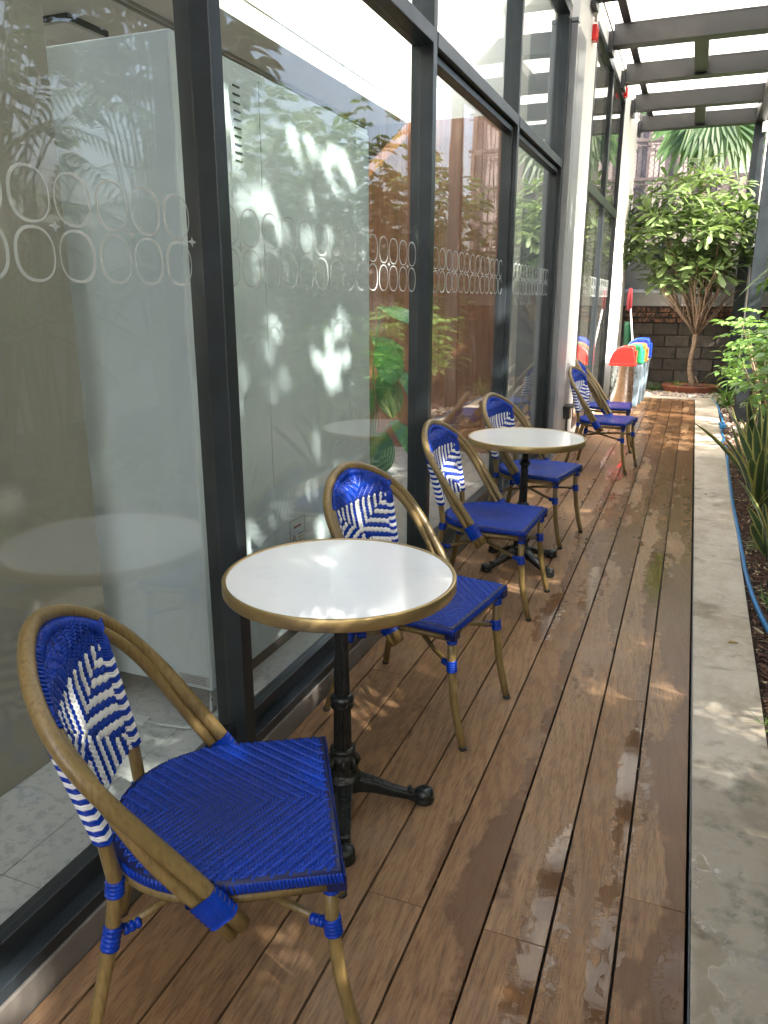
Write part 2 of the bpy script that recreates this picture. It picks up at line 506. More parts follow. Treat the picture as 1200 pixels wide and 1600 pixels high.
def blockm():
    t = NT('weathered_concrete_block'); p = t.pos(); r = t.rnd()
    n = t.noise(p, 9, 7, .65); n2 = t.noise(p, 60, 4, .6)
    c = t.mix(r, (.060, .050, .040), (.115, .098, .080))
    c = t.mix(t.mul(t.ss(n, .45, .7), .7), c, (.03, .028, .022))
    c = t.mix(t.mul(t.ss(n2, .5, .7), .3), c, (.15, .13, .11))
    t.set(Base_Color=c, Roughness=.9); t.bump(t.add(n, n2), .7, .012); return t.m
M['block'] = blockm()
def brickm():
    t = NT('rough_orange_brick'); p = t.pos(); r = t.rnd()
    n = t.noise(p, 14, 7, .65)
    c = t.mix(r, (.24, .11, .06), (.33, .19, .12))
    c = t.mix(t.mul(t.ss(n, .38, .56), .92), c, (.05, .042, .034))
    t.set(Base_Color=c, Roughness=.9); t.bump(n, .8, .02); return t.m
M['brick'] = brickm()
M['mortar'] = simple('dark_mortar', (.05, .045, .04), .95, var=.3, nscale=14)
M['render'] = simple('grey_render', (.42, .42, .40), .8, var=.12, nscale=4, bump=.3, dirt=((.2, .19, .17), .6))
M['corr'] = simple('pinkish_grey_sheet', (.25, .215, .21), .6, var=.12, nscale=5, dirt=((.25, .21, .2), .6))
M['rust'] = simple('dark_rusty_steel', (.07, .055, .055), .7, var=.3, nscale=9)

# ------------------------------------------------------------------ the setting
def bump_grid(x0, x1, y0, y1, n, m, z, amp, sc):
    mb = MB()
    for j in range(m + 1):
        for i in range(n + 1):
            x = x0 + (x1 - x0) * i / n; y = y0 + (y1 - y0) * j / m
            mb.v.append((x, y, z + amp * mnoise.noise(V((x * sc, y * sc, 3)))))
    for j in range(m):
        for i in range(n):
            a = j * (n + 1) + i; mb.face((a, a + 1, a + n + 2, a + n + 1), True)
    return mb
tag(MB().box(-150, 150, -120, 220, -.6, -.20).build('ground', M['soil']), kind='structure')
tag(bump_grid(.36, 4.6, -3, 15, 60, 240, -.035, .03, 6).build('garden_bed', M['soil']), kind='structure')
tag(bump_grid(-1.6, .5, 12.70, 15, 40, 40, -.03, .02, 6).build('gravel_bed', M['soil']), kind='structure')

deck = tag(MB().box(-1.16, .1275, -2.2, 12.36, -.14, -.026).build('deck', M['joist']), kind='structure')
tag(MB().box(.1335, .1375, -2.2, 12.36, -.14, -.001).build('deck_edge_trim', M['frame'], deck))
rows = [PX0 + PW * k for k in range(-1, 8)]
joint = {7: [1.35 - 2.9, 2.73, 5.63, 8.53, 11.43], 6: [1.47, 4.37, 7.27, 10.2], 4: [1.48, 4.6, 7.5, 10.4], 5: [.2, 3.05, 5.95, 8.85], 3: [.4, 3.4, 6.3, 9.2], 2: [-.5, 2.4, 5.3, 8.2, 11.1]}
for k, x0 in enumerate(rows):
    xa = x0 + .0029; xb = x0 + PW - .0029
    if k == 0: xa = -1.153
    cuts = [-2.2] + [c for c in joint.get(k - 0, [(.7 * k) % 2.9 - 1 + 2.9 * q for q in range(4)]) if -2 < c < 12.2] + [12.36]
    for a, b in zip(cuts, cuts[1:]):
        L = b - a - .0012
        mb = MB()
        n = 1
        mb.box(xa, xb, -L / 2, L / 2, -.023, 0)
        o = mb.build('plank', M['deck'], deck, bevel=.0016, loc=(0, (a + b) / 2, R.uniform(-.0006, .0006)))

kerb = MB()
ys = [-2.2, .5, 2.53, 4.23, 6.55, 9.5, 12.36]; xs = [.352, .36, .373, .386, .406, .418, .431]
for i in range(len(ys) - 1):
    kerb.prism([(.1385, ys[i]), (xs[i], ys[i]), (xs[i+1], ys[i+1]), (.1385, ys[i+1])], -.25, .004)
tag(kerb.build('concrete_edging', M['conc']), kind='structure')
tag(MB().box(-1.16, .434, 12.365, 12.62, -.25, .006).build('end_concrete_strip', M['conc']), kind='structure')

# pebbles, chips
def blob(mb, c, rx, ry, rz, rot):
    i = len(mb.v); ps = []
    for k in range(6):
        a = k * PI / 3 + rot
        ps.append((c[0] + math.cos(a) * rx, c[1] + math.sin(a) * ry, c[2]))
    for k in range(6):
        a = k * PI / 3 + rot
        ps.append((c[0] + math.cos(a) * rx * .62, c[1] + math.sin(a) * ry * .62, c[2] + rz * .8))
    ps.append((c[0], c[1], c[2] + rz)); mb.v += ps
    for k in range(6):
        mb.face((i + k, i + (k+1) % 6, i + 6 + (k+1) % 6, i + 6 + k), True); mb.face((i + 6 + k, i + 6 + (k+1) % 6, i + 12), True)
mb = MB()
for _ in range(1500):
    y = R.uniform(12.64, 13.3); x = R.uniform(-1.1, .5)
    blob(mb, (x, y, -.012 + R.uniform(0, .02)), R.uniform(.015, .035), R.uniform(.015, .03), R.uniform(.01, .03), R.random() * 3)
for _ in range(160):
    y = R.uniform(8.5, 12.6); x = R.uniform(.46, .75)
    blob(mb, (x, y, -.025), R.uniform(.015, .04), R.uniform(.015, .035), R.uniform(.015, .035), R.random() * 3)
tag(mb.build('pebbles', M['peb']), 'small river pebbles spread at the far end beyond the deck', 'pebbles', kind='stuff')
mb = MB()
for _ in range(9000):
    y = R.uniform(1.5, 12) if R.random() < .8 else R.uniform(1.5, 6); x = .38 + abs(R.gauss(0, .28)) 
    if x > 1.6: continue
    x = max(x, .385 + .006 * y)
    L = R.uniform(.012, .045); w = R.uniform(.003, .011); a = R.random() * PI
    Mx = Matrix.Translation((x, y, -.022 + R.uniform(0, .022))) @ Matrix.Rotation(a, 4, 'Z') @ Matrix.Rotation(R.uniform(-.35, .35), 4, 'Y') @ Matrix.Rotation(R.uniform(-.6, .6), 4, 'X')
    mb.box(-L / 2, L / 2, -w / 2, w / 2, -.0015, .0015, Mx)
tag(mb.build('bark_mulch', M['chip']), 'red-brown bark mulch covering the garden bed', 'mulch', kind='stuff')

# ------------------------------------------------------------------ glass facade
XO, XI, XG = -1.165, -1.268, -1.225
TOP = 3.74
tag(MB().box(-1.32, -1.158, -2.2, 7.12, -.2, .072).build('wall_kerb', M['kerbgrey'], bevel=.004), kind='structure')
fac = thing('glass_wall', 'long dark framed glass wall of the building beside the deck', 'glass wall', (-1.22, 2.0, .072))
fo = V((-1.22, 2.0, .072))
def fpart(name, mb, mat, bevel=.0025, parent=fac):
    mb.v = [tuple(V(p) - fo) for p in mb.v]
    return mb.build(name, mat, parent, bevel)
posts = [(-1.68, -1.63), (.06, .11), (1.795, 1.848), (3.535, 3.59), (5.27, 5.32), (7.02, 7.115)]
for a, b in posts:
    mb = MB(); mb.box(XI, XO, a, b, .072 if a > 5.3 or True else .1, TOP)
    fpart('mullion', mb, M['frame'])
for (a0, a), (b, b1) in zip(posts, posts[1:]):
    fpart('sill', MB().box(XI + .002, XO + .001, a + .0005, b - .0005, .0725, .107), M['frame'])
    fpart('sill_bead', MB().box(-1.247, -1.203, a + .0005, b - .0005, .1075, .165), M['frame'])
    fpart('transom', MB().box(XI + .004, XO + .003, a + .0005, b - .0005, 2.515, 2.577), M['frame'])
    fpart('top_rail', MB().box(XI + .002, XO + .002, a + .0005, b - .0005, 3.66, TOP - .001), M['frame'])
    lo0, hi0 = .1655, 2.5145
    if a > 3.5:      # sliding sashes with their own slim frame
        sash = MB(); s = .032; x0, x1 = -1.252, -1.192
        sash.box(x0, x1, a + .001, a + s, .166, 2.505); sash.box(x0, x1, b - s, b - .001, .166, 2.505)
        sash.box(x0, x1, a + s, b - s, .166, .20); sash.box(x0, x1, a + s, b - s, 2.474, 2.506)
        fpart('sash_frame', sash, M['frame'])
    for lo, hi in ((lo0, hi0), (2.5775, 3.6595)):
        fpart('window_pane', MB().box(XG - .003, XG + .003, a + .001, b - .001, lo, hi), M['glass'], 0)
    # frosted ring decals
    def ring(mb, cy, cz, hw, hh, side):
        n = 28; x = XG + .0042
        outer = []; inner = []
        for k in range(n):
            t = 2 * PI * k / n
            e = .86
            c, s_ = math.cos(t), math.sin(t)
            oy = math.copysign(abs(c) ** e, c); oz = math.copysign(abs(s_) ** e, s_)
            th = .003 + .005 * (1 - side * c) * .5
            outer.append((cy + oy * hw, cz + oz * hh)); inner.append((cy + oy * (hw - th), cz + oz * (hh - th)))
        i = len(mb.v)
        for xx in (x, x + .0006):
            mb.v += [(xx, p[0], p[1]) for p in outer] + [(xx, p[0], p[1]) for p in inner]
        for k in range(n):
            k2 = (k + 1) % n
            mb.face((i + 2*n + k, i + 2*n + k2, i + 3*n + k2, i + 3*n + k))
            mb.face((i + k, i + n + k, i + n + k2, i + k2))
    if a > -1:
        for j in range(-8, 40):
            ys_ = 1.279 + .2335 * j
            if ys_ - .11 < a or ys_ + .11 > b: 
                if not (a - .02 < ys_ < b + .02): continue
            d = MB(); any_ = False
            for sy in (-1, 1):
                cyy = ys_ + sy * .0585
                if cyy - .052 < a + .002 or cyy + .052 > b - .002: continue
                any_ = True
                for sz in (-1, 1): ring(d, cyy, 1.591 + sz * .0555, .0525, .0535, -sy)
            if any_:
                d.prism([(0, -.013), (.004, -.004), (.018, 0), (.004, .004), (0, .013), (-.004, .004), (-.018, 0), (-.004, -.004)], 0, .0008,
                        Matrix.Translation((XG + .0052, ys_, 1.591)) @ Matrix(((0, 0, 1, 0), (1, 0, 0, 0), (0, 1, 0, 0), (0, 0, 0, 1))))
                fpart('ring_decal', d, M['film'], 0)
fpart('head_panel', MB().box(-1.33, -1.16, -2.2, 7.115, TOP + .001, 4.0), M['white'])

# grey steel column and white rendered wall with the second window
tag(MB().box(-1.5, -1.114, 7.12, 7.2205, 0, 3.62).box(-1.40, -1.112, 7.12, 7.20, 3.63, 3.66).build('steel_column', M['greycol'], bevel=.003),
    'grey steel column between the glass wall and the white wall', 'column')
W = thing('white_wall', 'white rendered wall with a tall dark framed window', 'wall', (-1.2, 9, 0))
wo = V((-1.2, 9, 0))
def wpart(name, mb, mat, bevel=0., parent=None):
    mb.v = [tuple(V(p) - wo) for p in mb.v]; return mb.build(name, mat, parent or W, bevel)
MB_ = MB(); wpart('grey_pier_face', MB().box(-1.119, -1.112, 7.222, 7.62, 0, 3.62), M['greycol'])
mb = MB(); mb.box(-1.5, -1.12, 7.221, 8.36, -.1, 4.7); mb.box(-1.5, -1.12, 11.45, 13.75, -.1, 4.7)
mb.box(-1.5, -1.1205, 8.36, 11.45, 3.99, 4.7); mb.box(-1.5, -1.1205, 8.36, 11.45, -.1, .10)
mb.box(-1.5, -1.1, 7.222, 8.36, -.05, .08) if False else None
wpart('wall', mb, M['white'], .004)
wf = MB()
for a, b in ((8.362, 8.42), (9.86, 9.99), (11.39, 11.448)): wf.box(-1.20, -1.114, a, b, .102, 3.988)
f2 = wpart('window_frame', wf, M['frame'], .003)
for a, b in ((8.421, 9.859), (9.991, 11.389)):
    wpart('rail', MB().box(-1.198, -1.115, a, b, .1025, .16).box(-1.198, -1.115, a, b, 2.50, 2.60).box(-1.198, -1.115, a, b, 3.92, 3.987), M['frame'], .003)
    for lo, hi in ((.161, 2.499), (2.601, 3.919)):
        wpart('window_pane', MB().box(-1.148, -1.142, a + .001, b - .001, lo, hi), M['glass'])
    for j in range(30):
        ys_ = 8.55 + .2335 * j
        if ys_ - .11 < a or ys_ + .11 > b: continue
        d = MB()
        for sy in (-1, 1):
            for sz in (-1, 1):
                n0 = len(d.v); XGs = XG
                ring(d, ys_ + sy * .0585, 1.591 + sz * .0555, .0525, .0535, -sy)
        d.v = [(p[0] + .083, p[1], p[2]) for p in d.v]
        wpart('ring_decal', d, M['film'])

# interior room behind the glass
room = tag(MB().box(-5.2, -1.33, -2.2, 7.18, -.25, -.012).build('interior_floor', M['mortar']), kind='structure')
tile_cache = {}
for i in range(7):
    for j in range(16):
        x1 = -1.535 + .6 - .6 * i; x0 = x1 - .6; y0 = 1.18 - .6 * 5 + .6 * j; y1 = y0 + .6
        x1c = min(x1, -1.321)
        if y0 < -2.2 or y1 > 7.3 or x0 < -5.1: continue
        mb = MB().box(x0 + .0015, x1c - .0015, y0 + .0015, min(y1, 7.18) - .0015, -.012, R.uniform(-.0004, .0004))
        mb.build('tile', M['tile'], room)
tag(MB().box(-5.25, -2.61, -2.2, 7.18, 3.0, 3.12).build('ceiling', M['ceil']), kind='structure')
tag(MB().box(-2.66, -2.60, -2.2, 7.18, 3.1205, 3.95).build('added_upstand', M['white']), kind='structure')  # white face added to catch sun through the invented roof glazing
mb = MB()
for x in (-3.00, -3.055): mb.box(x - .008, x + .008, -1.5, 7.15, 2.985, 3.0)
tag(mb.build('ceiling_trim', M['panel']), kind='structure')
sk = thing('added_skylight', 'added roof glazing that whitens the upper panes from inside', 'added_skylight', (-1.95, 2.5, 3.96))  # invented roof opening, put in to make the upper panes read white
for k in range(5):
    a = -2.2 + 1.87 * k
    inst('glass_sheet', MB().box(-.71, .65, a + .03 - 2.5, a + 1.84 - 2.5, 0, .006).mesh('glass_sheet', M['glass']), sk)
    inst('glazing_bar', MB().box(-.71, .65, a - .03 - 2.5, a + .029 - 2.5, -.03, .01).mesh('glazing_bar', M['white']), sk)
tag(MB().box(-5.35, -5.25, -2.2, 7.3, 0, 3.12).build('interior_back_wall', M['white']), kind='structure')
tag(MB().box(-5.35, -1.33, -2.35, -2.21, 0, 3.99).build('interior_end_wall', M['panel']), kind='structure')
cross = tag(MB().box(-5.3, -1.335, 7.205, 7.30, 0, 4.1).build('cross_wall', M['white']), kind='structure')
for k in range(18):
    x1 = -1.70 - .195 * k
    MB().box(x1 - .193, x1, 7.18, 7.203, 0.0, 3.0).build('panel', M['wood'], cross, bevel=.002)
MB().box(-1.698, -1.335, 7.17, 7.203, 0, 3.9).build('pier', M['ceil'], cross)
# room 2
tag(MB().box(-3.6, -1.5, 8.0, 13.6, -.1, 0).build('store_floor', M['tile']), kind='structure')
tag(MB().box(-3.7, -3.6, 8.0, 13.6, 0, 4.2).box(-3.6, -1.51, 7.9, 8.0, 0, 4.2).box(-3.6, -1.51, 13.6, 13.7, 0, 4.2).box(-3.7, -1.51, 7.9, 13.7, 4.2, 4.3).build('store_walls', M['panel']), kind='structure')

# taupe partition
tag(MB().box(-1.95, -1.80, -.4, 1.93, 0.001, 2.999).build('partition', M['panel'], bevel=.004), 'tall taupe partition panel inside the left window pane', 'partition')
# cabinets
c1 = thing('storage_cabinet', 'pale blue-grey metal cabinet on adjustable feet beside the taupe partition', 'cabinet', (-1.70, 2.2, 0))
MB().box(-.62, .235, -.15, .155, .10, 2.19).build('body', M['cab'], c1, bevel=.006)
MB().box(-.61, .225, -.152, -.1505, .145, 2.16).build('front_panel', M['cab'], c1)
for sx in (-.21, .205):
    for sy in (-.12, .12):
        MB().lathe([(.018, 0), (.02, .012), (.008, .016), (.008, .10)], (sx, sy), 12).build('foot', M['inox'], c1)
lab = MB().box(.10, .225, -.1535, -.1525, .115, .155).build('label_plate', M['paper'], c1)
mb = MB()
for k in range(4): mb.box(.11, .215, -.1542, -.1538, .122 + .008 * k, .1235 + .008 * k)
mb.build('print', M['cabd'], lab)
c2 = thing('locker_cabinet', 'pale green-grey steel locker cabinet with a column of vent slots', 'cabinet', (-1.76, 3.0, 0))
c2.location = (-1.76, 3.0, 0)
MB().box(-.25, .238, -.61, .605, .0, .06).build('plinth', M['cabd'], c2)
MB().box(-.25, .255, -.61, .605, .0605, 2.21).build('body', M['cab'], c2, bevel=.005)
for a, b in ((-.605, -.405), (-.400, .60)):
    MB().box(.2555, .262, a, b, .10, 2.185).build('door', M['cab'], c2, bevel=.003)
for k in range(10):
    MB().box(.2622, .266, -.575, -.535, 1.90 + .0255 * k, 1.905 + .0255 * k).build('vent_slot', M['cabd'], c2)
lb = MB().box(.2622, .2632, -.285, -.150, .36, .545).build('warning_label', M['cab'], c2)
mb = MB(); x0 = .2634; x1 = .2638
for (a, b, c, d) in ((-.285, -.150, .36, .362), (-.285, -.150, .543, .545), (-.285, -.283, .36, .545), (-.152, -.150, .36, .545), (-.25, -.185, .505, .515),
                     (-.215, -.165, .47, .474), (-.215, -.165, .455, .459), (-.215, -.165, .44, .444), (-.27, -.165, .415, .419), (-.27, -.165, .40, .404), (-.27, -.18, .385, .389)):
    mb.box(x0, x1, a, b, c, d)
for p, q in (((-.272, .438), (-.228, .438)), ((-.228, .438), (-.25, .478)), ((-.25, .478), (-.272, .438))):
    mb.tube([(x1, *p), (x1, *q)], .0016, 4)
mb.box(x0, x1, -.2515, -.2485, .45, .463); mb.box(x0, x1, -.2515, -.2485, .443, .446)
mb.build('print', M['redink'], lb)
tag(MB().box(-1.79, -1.66, 1.905, 1.945, 0.001, .014).tube([(-1.66, 1.925, .008), (-1.60, 1.927, .007), (-1.50, 1.94, .007), (-1.42, 2.02, .007), (-1.40, 2.3, .007)], .005, 8).build('floor_cable_cover', M['pipe']),
    'white cable cover with a loose cable on the tiled floor indoors', 'cable cover')
cl = thing('ceiling_light', 'square flat ceiling light with a dark surround inside the first pane', 'ceiling light', (-3.62, 4.05, 3.0))
MB().box(-.17, .17, -.17, .17, -.03, 0).build('surround', M['cabd'], cl)
MB().box(-.155, .155, -.155, .155, -.045, -.0305).build('diffuser', M['white'], cl)

# ------------------------------------------------------------------ leaves
def leaf_mesh(name, mat, L=1., W=.4, fold=.12, droop=.15, prof=None, n=5, edges=True, curl=0.):
    """one leaf along +X, folded at the midrib; unit length"""
    prof = prof or (lambda t: math.sin(PI * min(1, t ** .8)) )
    mb = MB(); ev = []
    for k in range(n + 1):
        t = k / n; w = W * .5 * max(.02, prof(t)); x = L * t; z = -droop * t * t * L
        for s, e in ((-1, 1), (-.6, .65), (0, 0), (.6, .65), (1, 1)) if edges else ((-1, 1), (0, 0), (1, 1)):
            mb.v.append((x, s * w, z + abs(s) * w * fold * 2 - curl * (s * w) ** 2)); ev.append(e)
    c = 5 if edges else 3
    for k in range(n):
        for j in range(c - 1):
            a = k * c + j; mb.face((a, a + 1, a + c + 1, a + c), True)
    me = mb.mesh(name, mat)
    at = me.attributes.new('edge', 'FLOAT', 'POINT'); at.data.foreach_set('value', ev)
    return me
def basis_from(dirv, up=V((0, 0, 1)), roll=0.):
    x = V(dirv).normalized(); y = up.cross(x)
    if y.length < 1e-4: y = V((0, 1, 0))
    y.normalize(); z = x.cross(y)
    m = Matrix((x, y, z)).transposed().to_4x4()
    return m @ Matrix.Rotation(roll, 4, 'X')
def merge(mb, me, Mx, ev):
    i = len(mb.v)
    mb.v += [tuple(Mx @ v.co) for v in me.vertices]
    for p in me.polygons: mb.face(tuple(i + k for k in p.vertices), True)
    if ev is not None: ev += [d.value for d in me.attributes['edge'].data]
def finish(mb, ev, name, mat, parent, kind='stuff'):
    o = mb.build(name, mat, parent)
    at = o.data.attributes.new('edge', 'FLOAT', 'POINT'); at.data.foreach_set('value', ev)
    if kind: o['kind'] = kind
    return o

# ------------------------------------------------------------------ monstera indoors
mo = thing('monstera_plant', 'large leaved green indoor plant in front of the wood wall', 'plant', (-1.98, 4.75, 0))
MB().lathe([(.12, 0), (.16, .25), (.17, .28), (.15, .28), (.14, .24)], (0, 0), 20).build('pot', M['white'], mo)
mleaf = leaf_mesh('leaf', M['monst'], 1, .8, .05, .3, lambda t: (.35 + 1.6 * t) * (1 - t) ** .6 if t < .97 else .05, 8)
st = MB()
for k, (dx, dy, z, s, az, pit) in enumerate(((.10, -.05, 1.40, .34, -.6, .0), (.16, -.12, 1.16, .30, -1.0, -.5), (.02, -.10, 1.12, .34, -1.9, -.6), (.14, -.08, .98, .30, -.9, -.7), (.05, -.15, .88, .32, -1.6, -.5),
                                             (.17, .0, 1.02, .30, -.2, -.6), (-.1, -.1, 1.3, .36, -2.3, -.2), (.13, -.12, .60, .28, -1.1, -.7), (.08, -.1, .48, .30, -1.5, -.6), (.16, .02, .66, .3, -.3, -.6), (-.12, 0, .9, .34, 2.9, -.4), (0, .15, 1.2, .34, 1.5, -.3))):
    d = V((math.cos(az) * math.cos(pit), math.sin(az) * math.cos(pit), math.sin(pit)))
    st.tube([(0, 0, .25), (dx * .4, dy * .4, z * .7 + .08), (dx, dy, z)], [.008, .006, .004], 6)
    inst('leaf', mleaf, mo, Matrix.Translation((dx, dy, z)) @ basis_from(d) @ Matrix.Scale(s, 4))
st.build('stem', M['leafl'], mo)

# ------------------------------------------------------------------ bistro chair
A_, B_, C_ = V((.042, .244, .363)), V((-.174, .260, .689)), V((-.228, .341, .733))
T_ = V((-.325, 0, .867)); H_ = V((-.325, .145, .867))
def hoop(t):
    a = 1 - t
    return A_ * a**4 + B_ * 4*t*a**3 + C_ * 6*t*t*a*a + H_ * 4*t**3*a + T_ * t**4
def hoop_pts(n, off=0., dz=0.):
    pts = [hoop(k / n) for k in range(n + 1)]
    full = pts + [V((p.x, -p.y, p.z)) for p in pts[:-1][::-1]]
    if off:
        out = []
        for k, p in enumerate(full):
            d = (full[min(k + 1, len(full) - 1)] - full[max(k - 1, 0)]).normalized()
            nrm = V((.84, 0, .54))                        # normal of the hoop's plane
            side = nrm.cross(d).normalized()
            out.append(p + side * off)
        full = out
    return full
def seat_half(x):          # half width of the seat at x
    if x > .03: return .225
    q = (x - .03) / .245
    return .225 * math.sqrt(max(0, 1 - abs(q) ** 2.3))
def seat_outline(o=0., n=14):
    pts = [(.222 + o, .225 + o), (.03, .225 + o)]
    for k in range(1, n + 1):
        a = PI * k / (2 * n); pts.append((.03 - (.245 + o) * math.sin(a) ** .93, (.225 + o) * math.cos(a) ** .87))
    full = pts + [(x, -y) for x, y in pts[::-1][1:]]
    return full
def panel_w(z):            # half width and side x of the woven back
    return .158 + (.196 - .158) * (z - .5) / .29
hin = hoop_pts(40, 0)
def hoop_at(z):
    best = None
    for k in range(400):
        p = hoop(k / 399)
        if p.z >= z: return p
    return T_
def back_pt(u, z):         # u in -1..1
    hw = panel_w(min(z, .79)); xs = -.204 + (-.268 + .204) * (min(z, .79) - .505) / .285
    if z > .79:
        p = hoop_at(z + .018); hw = min(hw, max(.0, p.y - .014)); xs = -.268 + (p.x + .004 + .268) * min(1, (z - .79) / .05)
    bow = .028 * (1 - max(0, (z - .72) / .15)) if z > .72 else .028
    return V((xs - bow * (1 - u * u), u * hw, z))
def make_chair():
    t = thing('bistro_chair', '', 'chair', group='blue woven bistro chairs along the deck')
    # outer and inner hoops
    MB().tube(hoop_pts(26), .0155, 12).build('hoop', M['tube'], t)
    o0, o1 = hoop_pts(26), hoop_pts(26, .028); pts2 = []
    for p, q in zip(o0, o1):
        w_ = min(1, max(0, (p.z - .50) / .24)); w_ = w_ * w_ * (3 - 2 * w_)
        pts2.append((p + V((-.0245, 0, -.0155))).lerp(q + V((-.006, 0, -.004)), w_))
    e_ = pts2[0] - (pts2[1] - pts2[0]) * .12; pts2[0] = e_; pts2[-1] = V((e_.x, -e_.y, e_.z))
    MB().tube(pts2, .0135, 10).build('inner_hoop', M['tube'], t)
    # seat base + weave
    o = seat_outline()
    mb = MB(); n = len(o)
    rings = [(0, -.0), (.004, -.006), (.006, -.016), (.003, -.026), (-.01, -.029)]
    zt = .4415
    outs = [seat_outline(-.006)] + [seat_outline(r[0]) for r in rings]
    zs = [zt] + [zt + r[1] - .001 for r in rings]
    for ol, z in zip(outs, zs): mb.v += [(x, y, z) for x, y in ol]
    for k in range(len(outs) - 1):
        for j in range(n):
            mb.face((k*n + j, (k+1)*n + j, (k+1)*n + (j+1) % n, k*n + (j+1) % n), True)
    mb.face(tuple(range(n))[::-1][::-1]); mb.face(tuple((len(outs)-1)*n + j for j in range(n))[::-1])
    mb.box(.196, .232, -.228, -.188, .398, .428); mb.box(.196, .232, .188, .228, .398, .428)
    seat = mb.build('seat', M['bluebase'], t)
    wv = MB(); cell = .0057; up = V((0, 0, 1))
    I = range(int(-.215 / cell), int(.222 / cell)); J = range(int(-.225 / cell), int(.225 / cell) + 1)
    for i in I:
        for j in J:
            x, y = i * cell, j * cell
            if abs(y) > seat_half(x) - .004: continue
            ph = (i + abs(j)) % 6
            sag = -.003 * (1 - (x / .22) ** 2) * (1 - (y / .225) ** 2)
            if ph == 1: wv.pill((x, y, zt + sag), (.10, 1, 0), up, cell * 3.1, cell * 1.0, .0032)
            elif ph == 4: wv.pill((x, y, zt + sag), (1, .10, 0), up, cell * 3.1, cell * 1.0, .0032)
    # rim strands round the seat edge
    oo = seat_outline(.005, 40)
    for k in range(len(oo)):
        a, b = V((*oo[k], 0)), V((*oo[(k+1) % len(oo)], 0)); L = (b - a).length; m = max(1, int(L / .007))
        for q in range(m):
            c = a.lerp(b, (q + .5) / m); nr = (b - a).cross(V((0, 0, 1))).normalized()
            if nr.dot(V((c.x, c.y, 0))) < 0: nr = -nr
            wv.pill((c.x, c.y, zt - .014), (nr.cross(V((0, 0, 1))) * .25 + V((0, 0, 1))), nr, .022, .0062, .002)
    w = wv.build('seat_weave', M['blue'], seat); w['kind'] = 'stuff'
    # back panel
    mb = MB(); nu, nz = 12, 16; zz = [.505 + (.856 - .505) * k / nz for k in range(nz + 1)]
    for sgn in (.0045, -.0045):
        for z in zz:
            for a in range(nu + 1):
                p = back_pt(-1 + 2 * a / nu, z); mb.v.append((p.x + sgn, p.y, p.z))
    N = (nu + 1) * (nz + 1)
    for k in range(nz):
        for a in range(nu):
            q = k * (nu + 1) + a
            mb.face((q, q + 1, q + nu + 2, q + nu + 1), True); mb.face((N + q, N + q + nu + 1, N + q + nu + 2, N + q + 1), True)
    for k in range(nz):
        for a in (0, nu):
            q = k * (nu + 1) + a; mb.face((q, q + nu + 1, N + q + nu + 1, N + q))
    for a in range(nu):
        mb.face((a, N + a, N + a + 1, a + 1)); q = nz * (nu + 1) + a; mb.face((q, q + 1, N + q + 1, N + q))
    back = mb.build('backrest', M['bluebase'], t)
    blue, whit = MB(), MB()
    c = .0058
    zc, z_top = .625, .748
    for side in (1, -1):
        for i in range(int(-.2 / c), int(.2 / c) + 1):
            for j in range(0, int(.36 / c)):
                y = i * c; z = .508 + j * c
                hw = back_pt(1, z).y
                if z > .858 or abs(y) > hw - .004: continue
                p = back_pt(y / hw, z); px = back_pt(min(1, (y + .004) / hw), z); pz = back_pt(y / hw if z < .85 else 0, z + .004)
                nr = (px - p).cross(pz - p).normalized() * side
                if nr.x * side < 0: nr = -nr
                base = p + V((.0045 * side, 0, 0))
                ty, tz = V((0, 1, 0)), (pz - p).normalized()
                if z > z_top:
                    ph = (j - abs(i)) % 6
                    if ph == 1: blue.pill(base, ty + tz * .1, nr, c * 3.1, c, .0034)
                    elif ph == 4: blue.pill(base, tz + ty * .1, nr, c * 3.1, c, .0034)
                    continue
                dy, dz = abs(y), z - zc
                if abs(dz) * 1.5 > dy:          # upper and lower quarters: upright ropes
                    if j % 2: continue
                    k = abs(i) % 6
                    if k not in (1, 4): continue
                    tgt = whit if k == 1 else blue
                    tgt.pill(base, tz + ty * .75 * (1 if i > 0 else -1), nr, c * 3.5, c * 1.75, .0046)
                else:                             # side quarters: level bands of upright strands
                    q_ = (z - zc + dy * .25 + 5) / .0175
                    if abs(q_ % 1 - .5) > .5 * c / .0175 + .01: continue
                    tgt = whit if int(q_) % 2 == 0 else blue
                    tgt.pill(base, tz + ty * .35 * (1 if y > 0 else -1), nr, .0195, c * 1.05, .0042)
    b1 = blue.build('blue_weave', M['blue'], back); b1['kind'] = 'stuff'
    b2 = whit.build('white_weave', M['wht'], back); b2['kind'] = 'stuff'
    # wraps round both uprights
    ew, eb = MB(), MB()
    for s in (-1, 1):
        for k in range(46):
            z = .506 + k * .0062
            if z > .79: break
            p = back_pt(s, z); p = p + V((.001, 0, 0))
            tgt = eb if (z > .70 or (k // 2) % 2 == 0 or z < .515) else ew
            ps = [p + V((math.cos(a) * .0165, math.sin(a) * .0165, math.sin(a * 2) * .002)) for a in [2 * PI * q / 8 for q in range(8)]]
            tgt.tube(ps, .0036, 5, closed=True)
    x = eb.build('blue_edge_wrap', M['blue'], back); x['kind'] = 'stuff'
    x = ew.build('white_edge_wrap', M['wht'], back); x['kind'] = 'stuff'
    # wrapped top of the panel over the inner hoop
    mb = MB()
    tp = hoop_pts(60, .026)
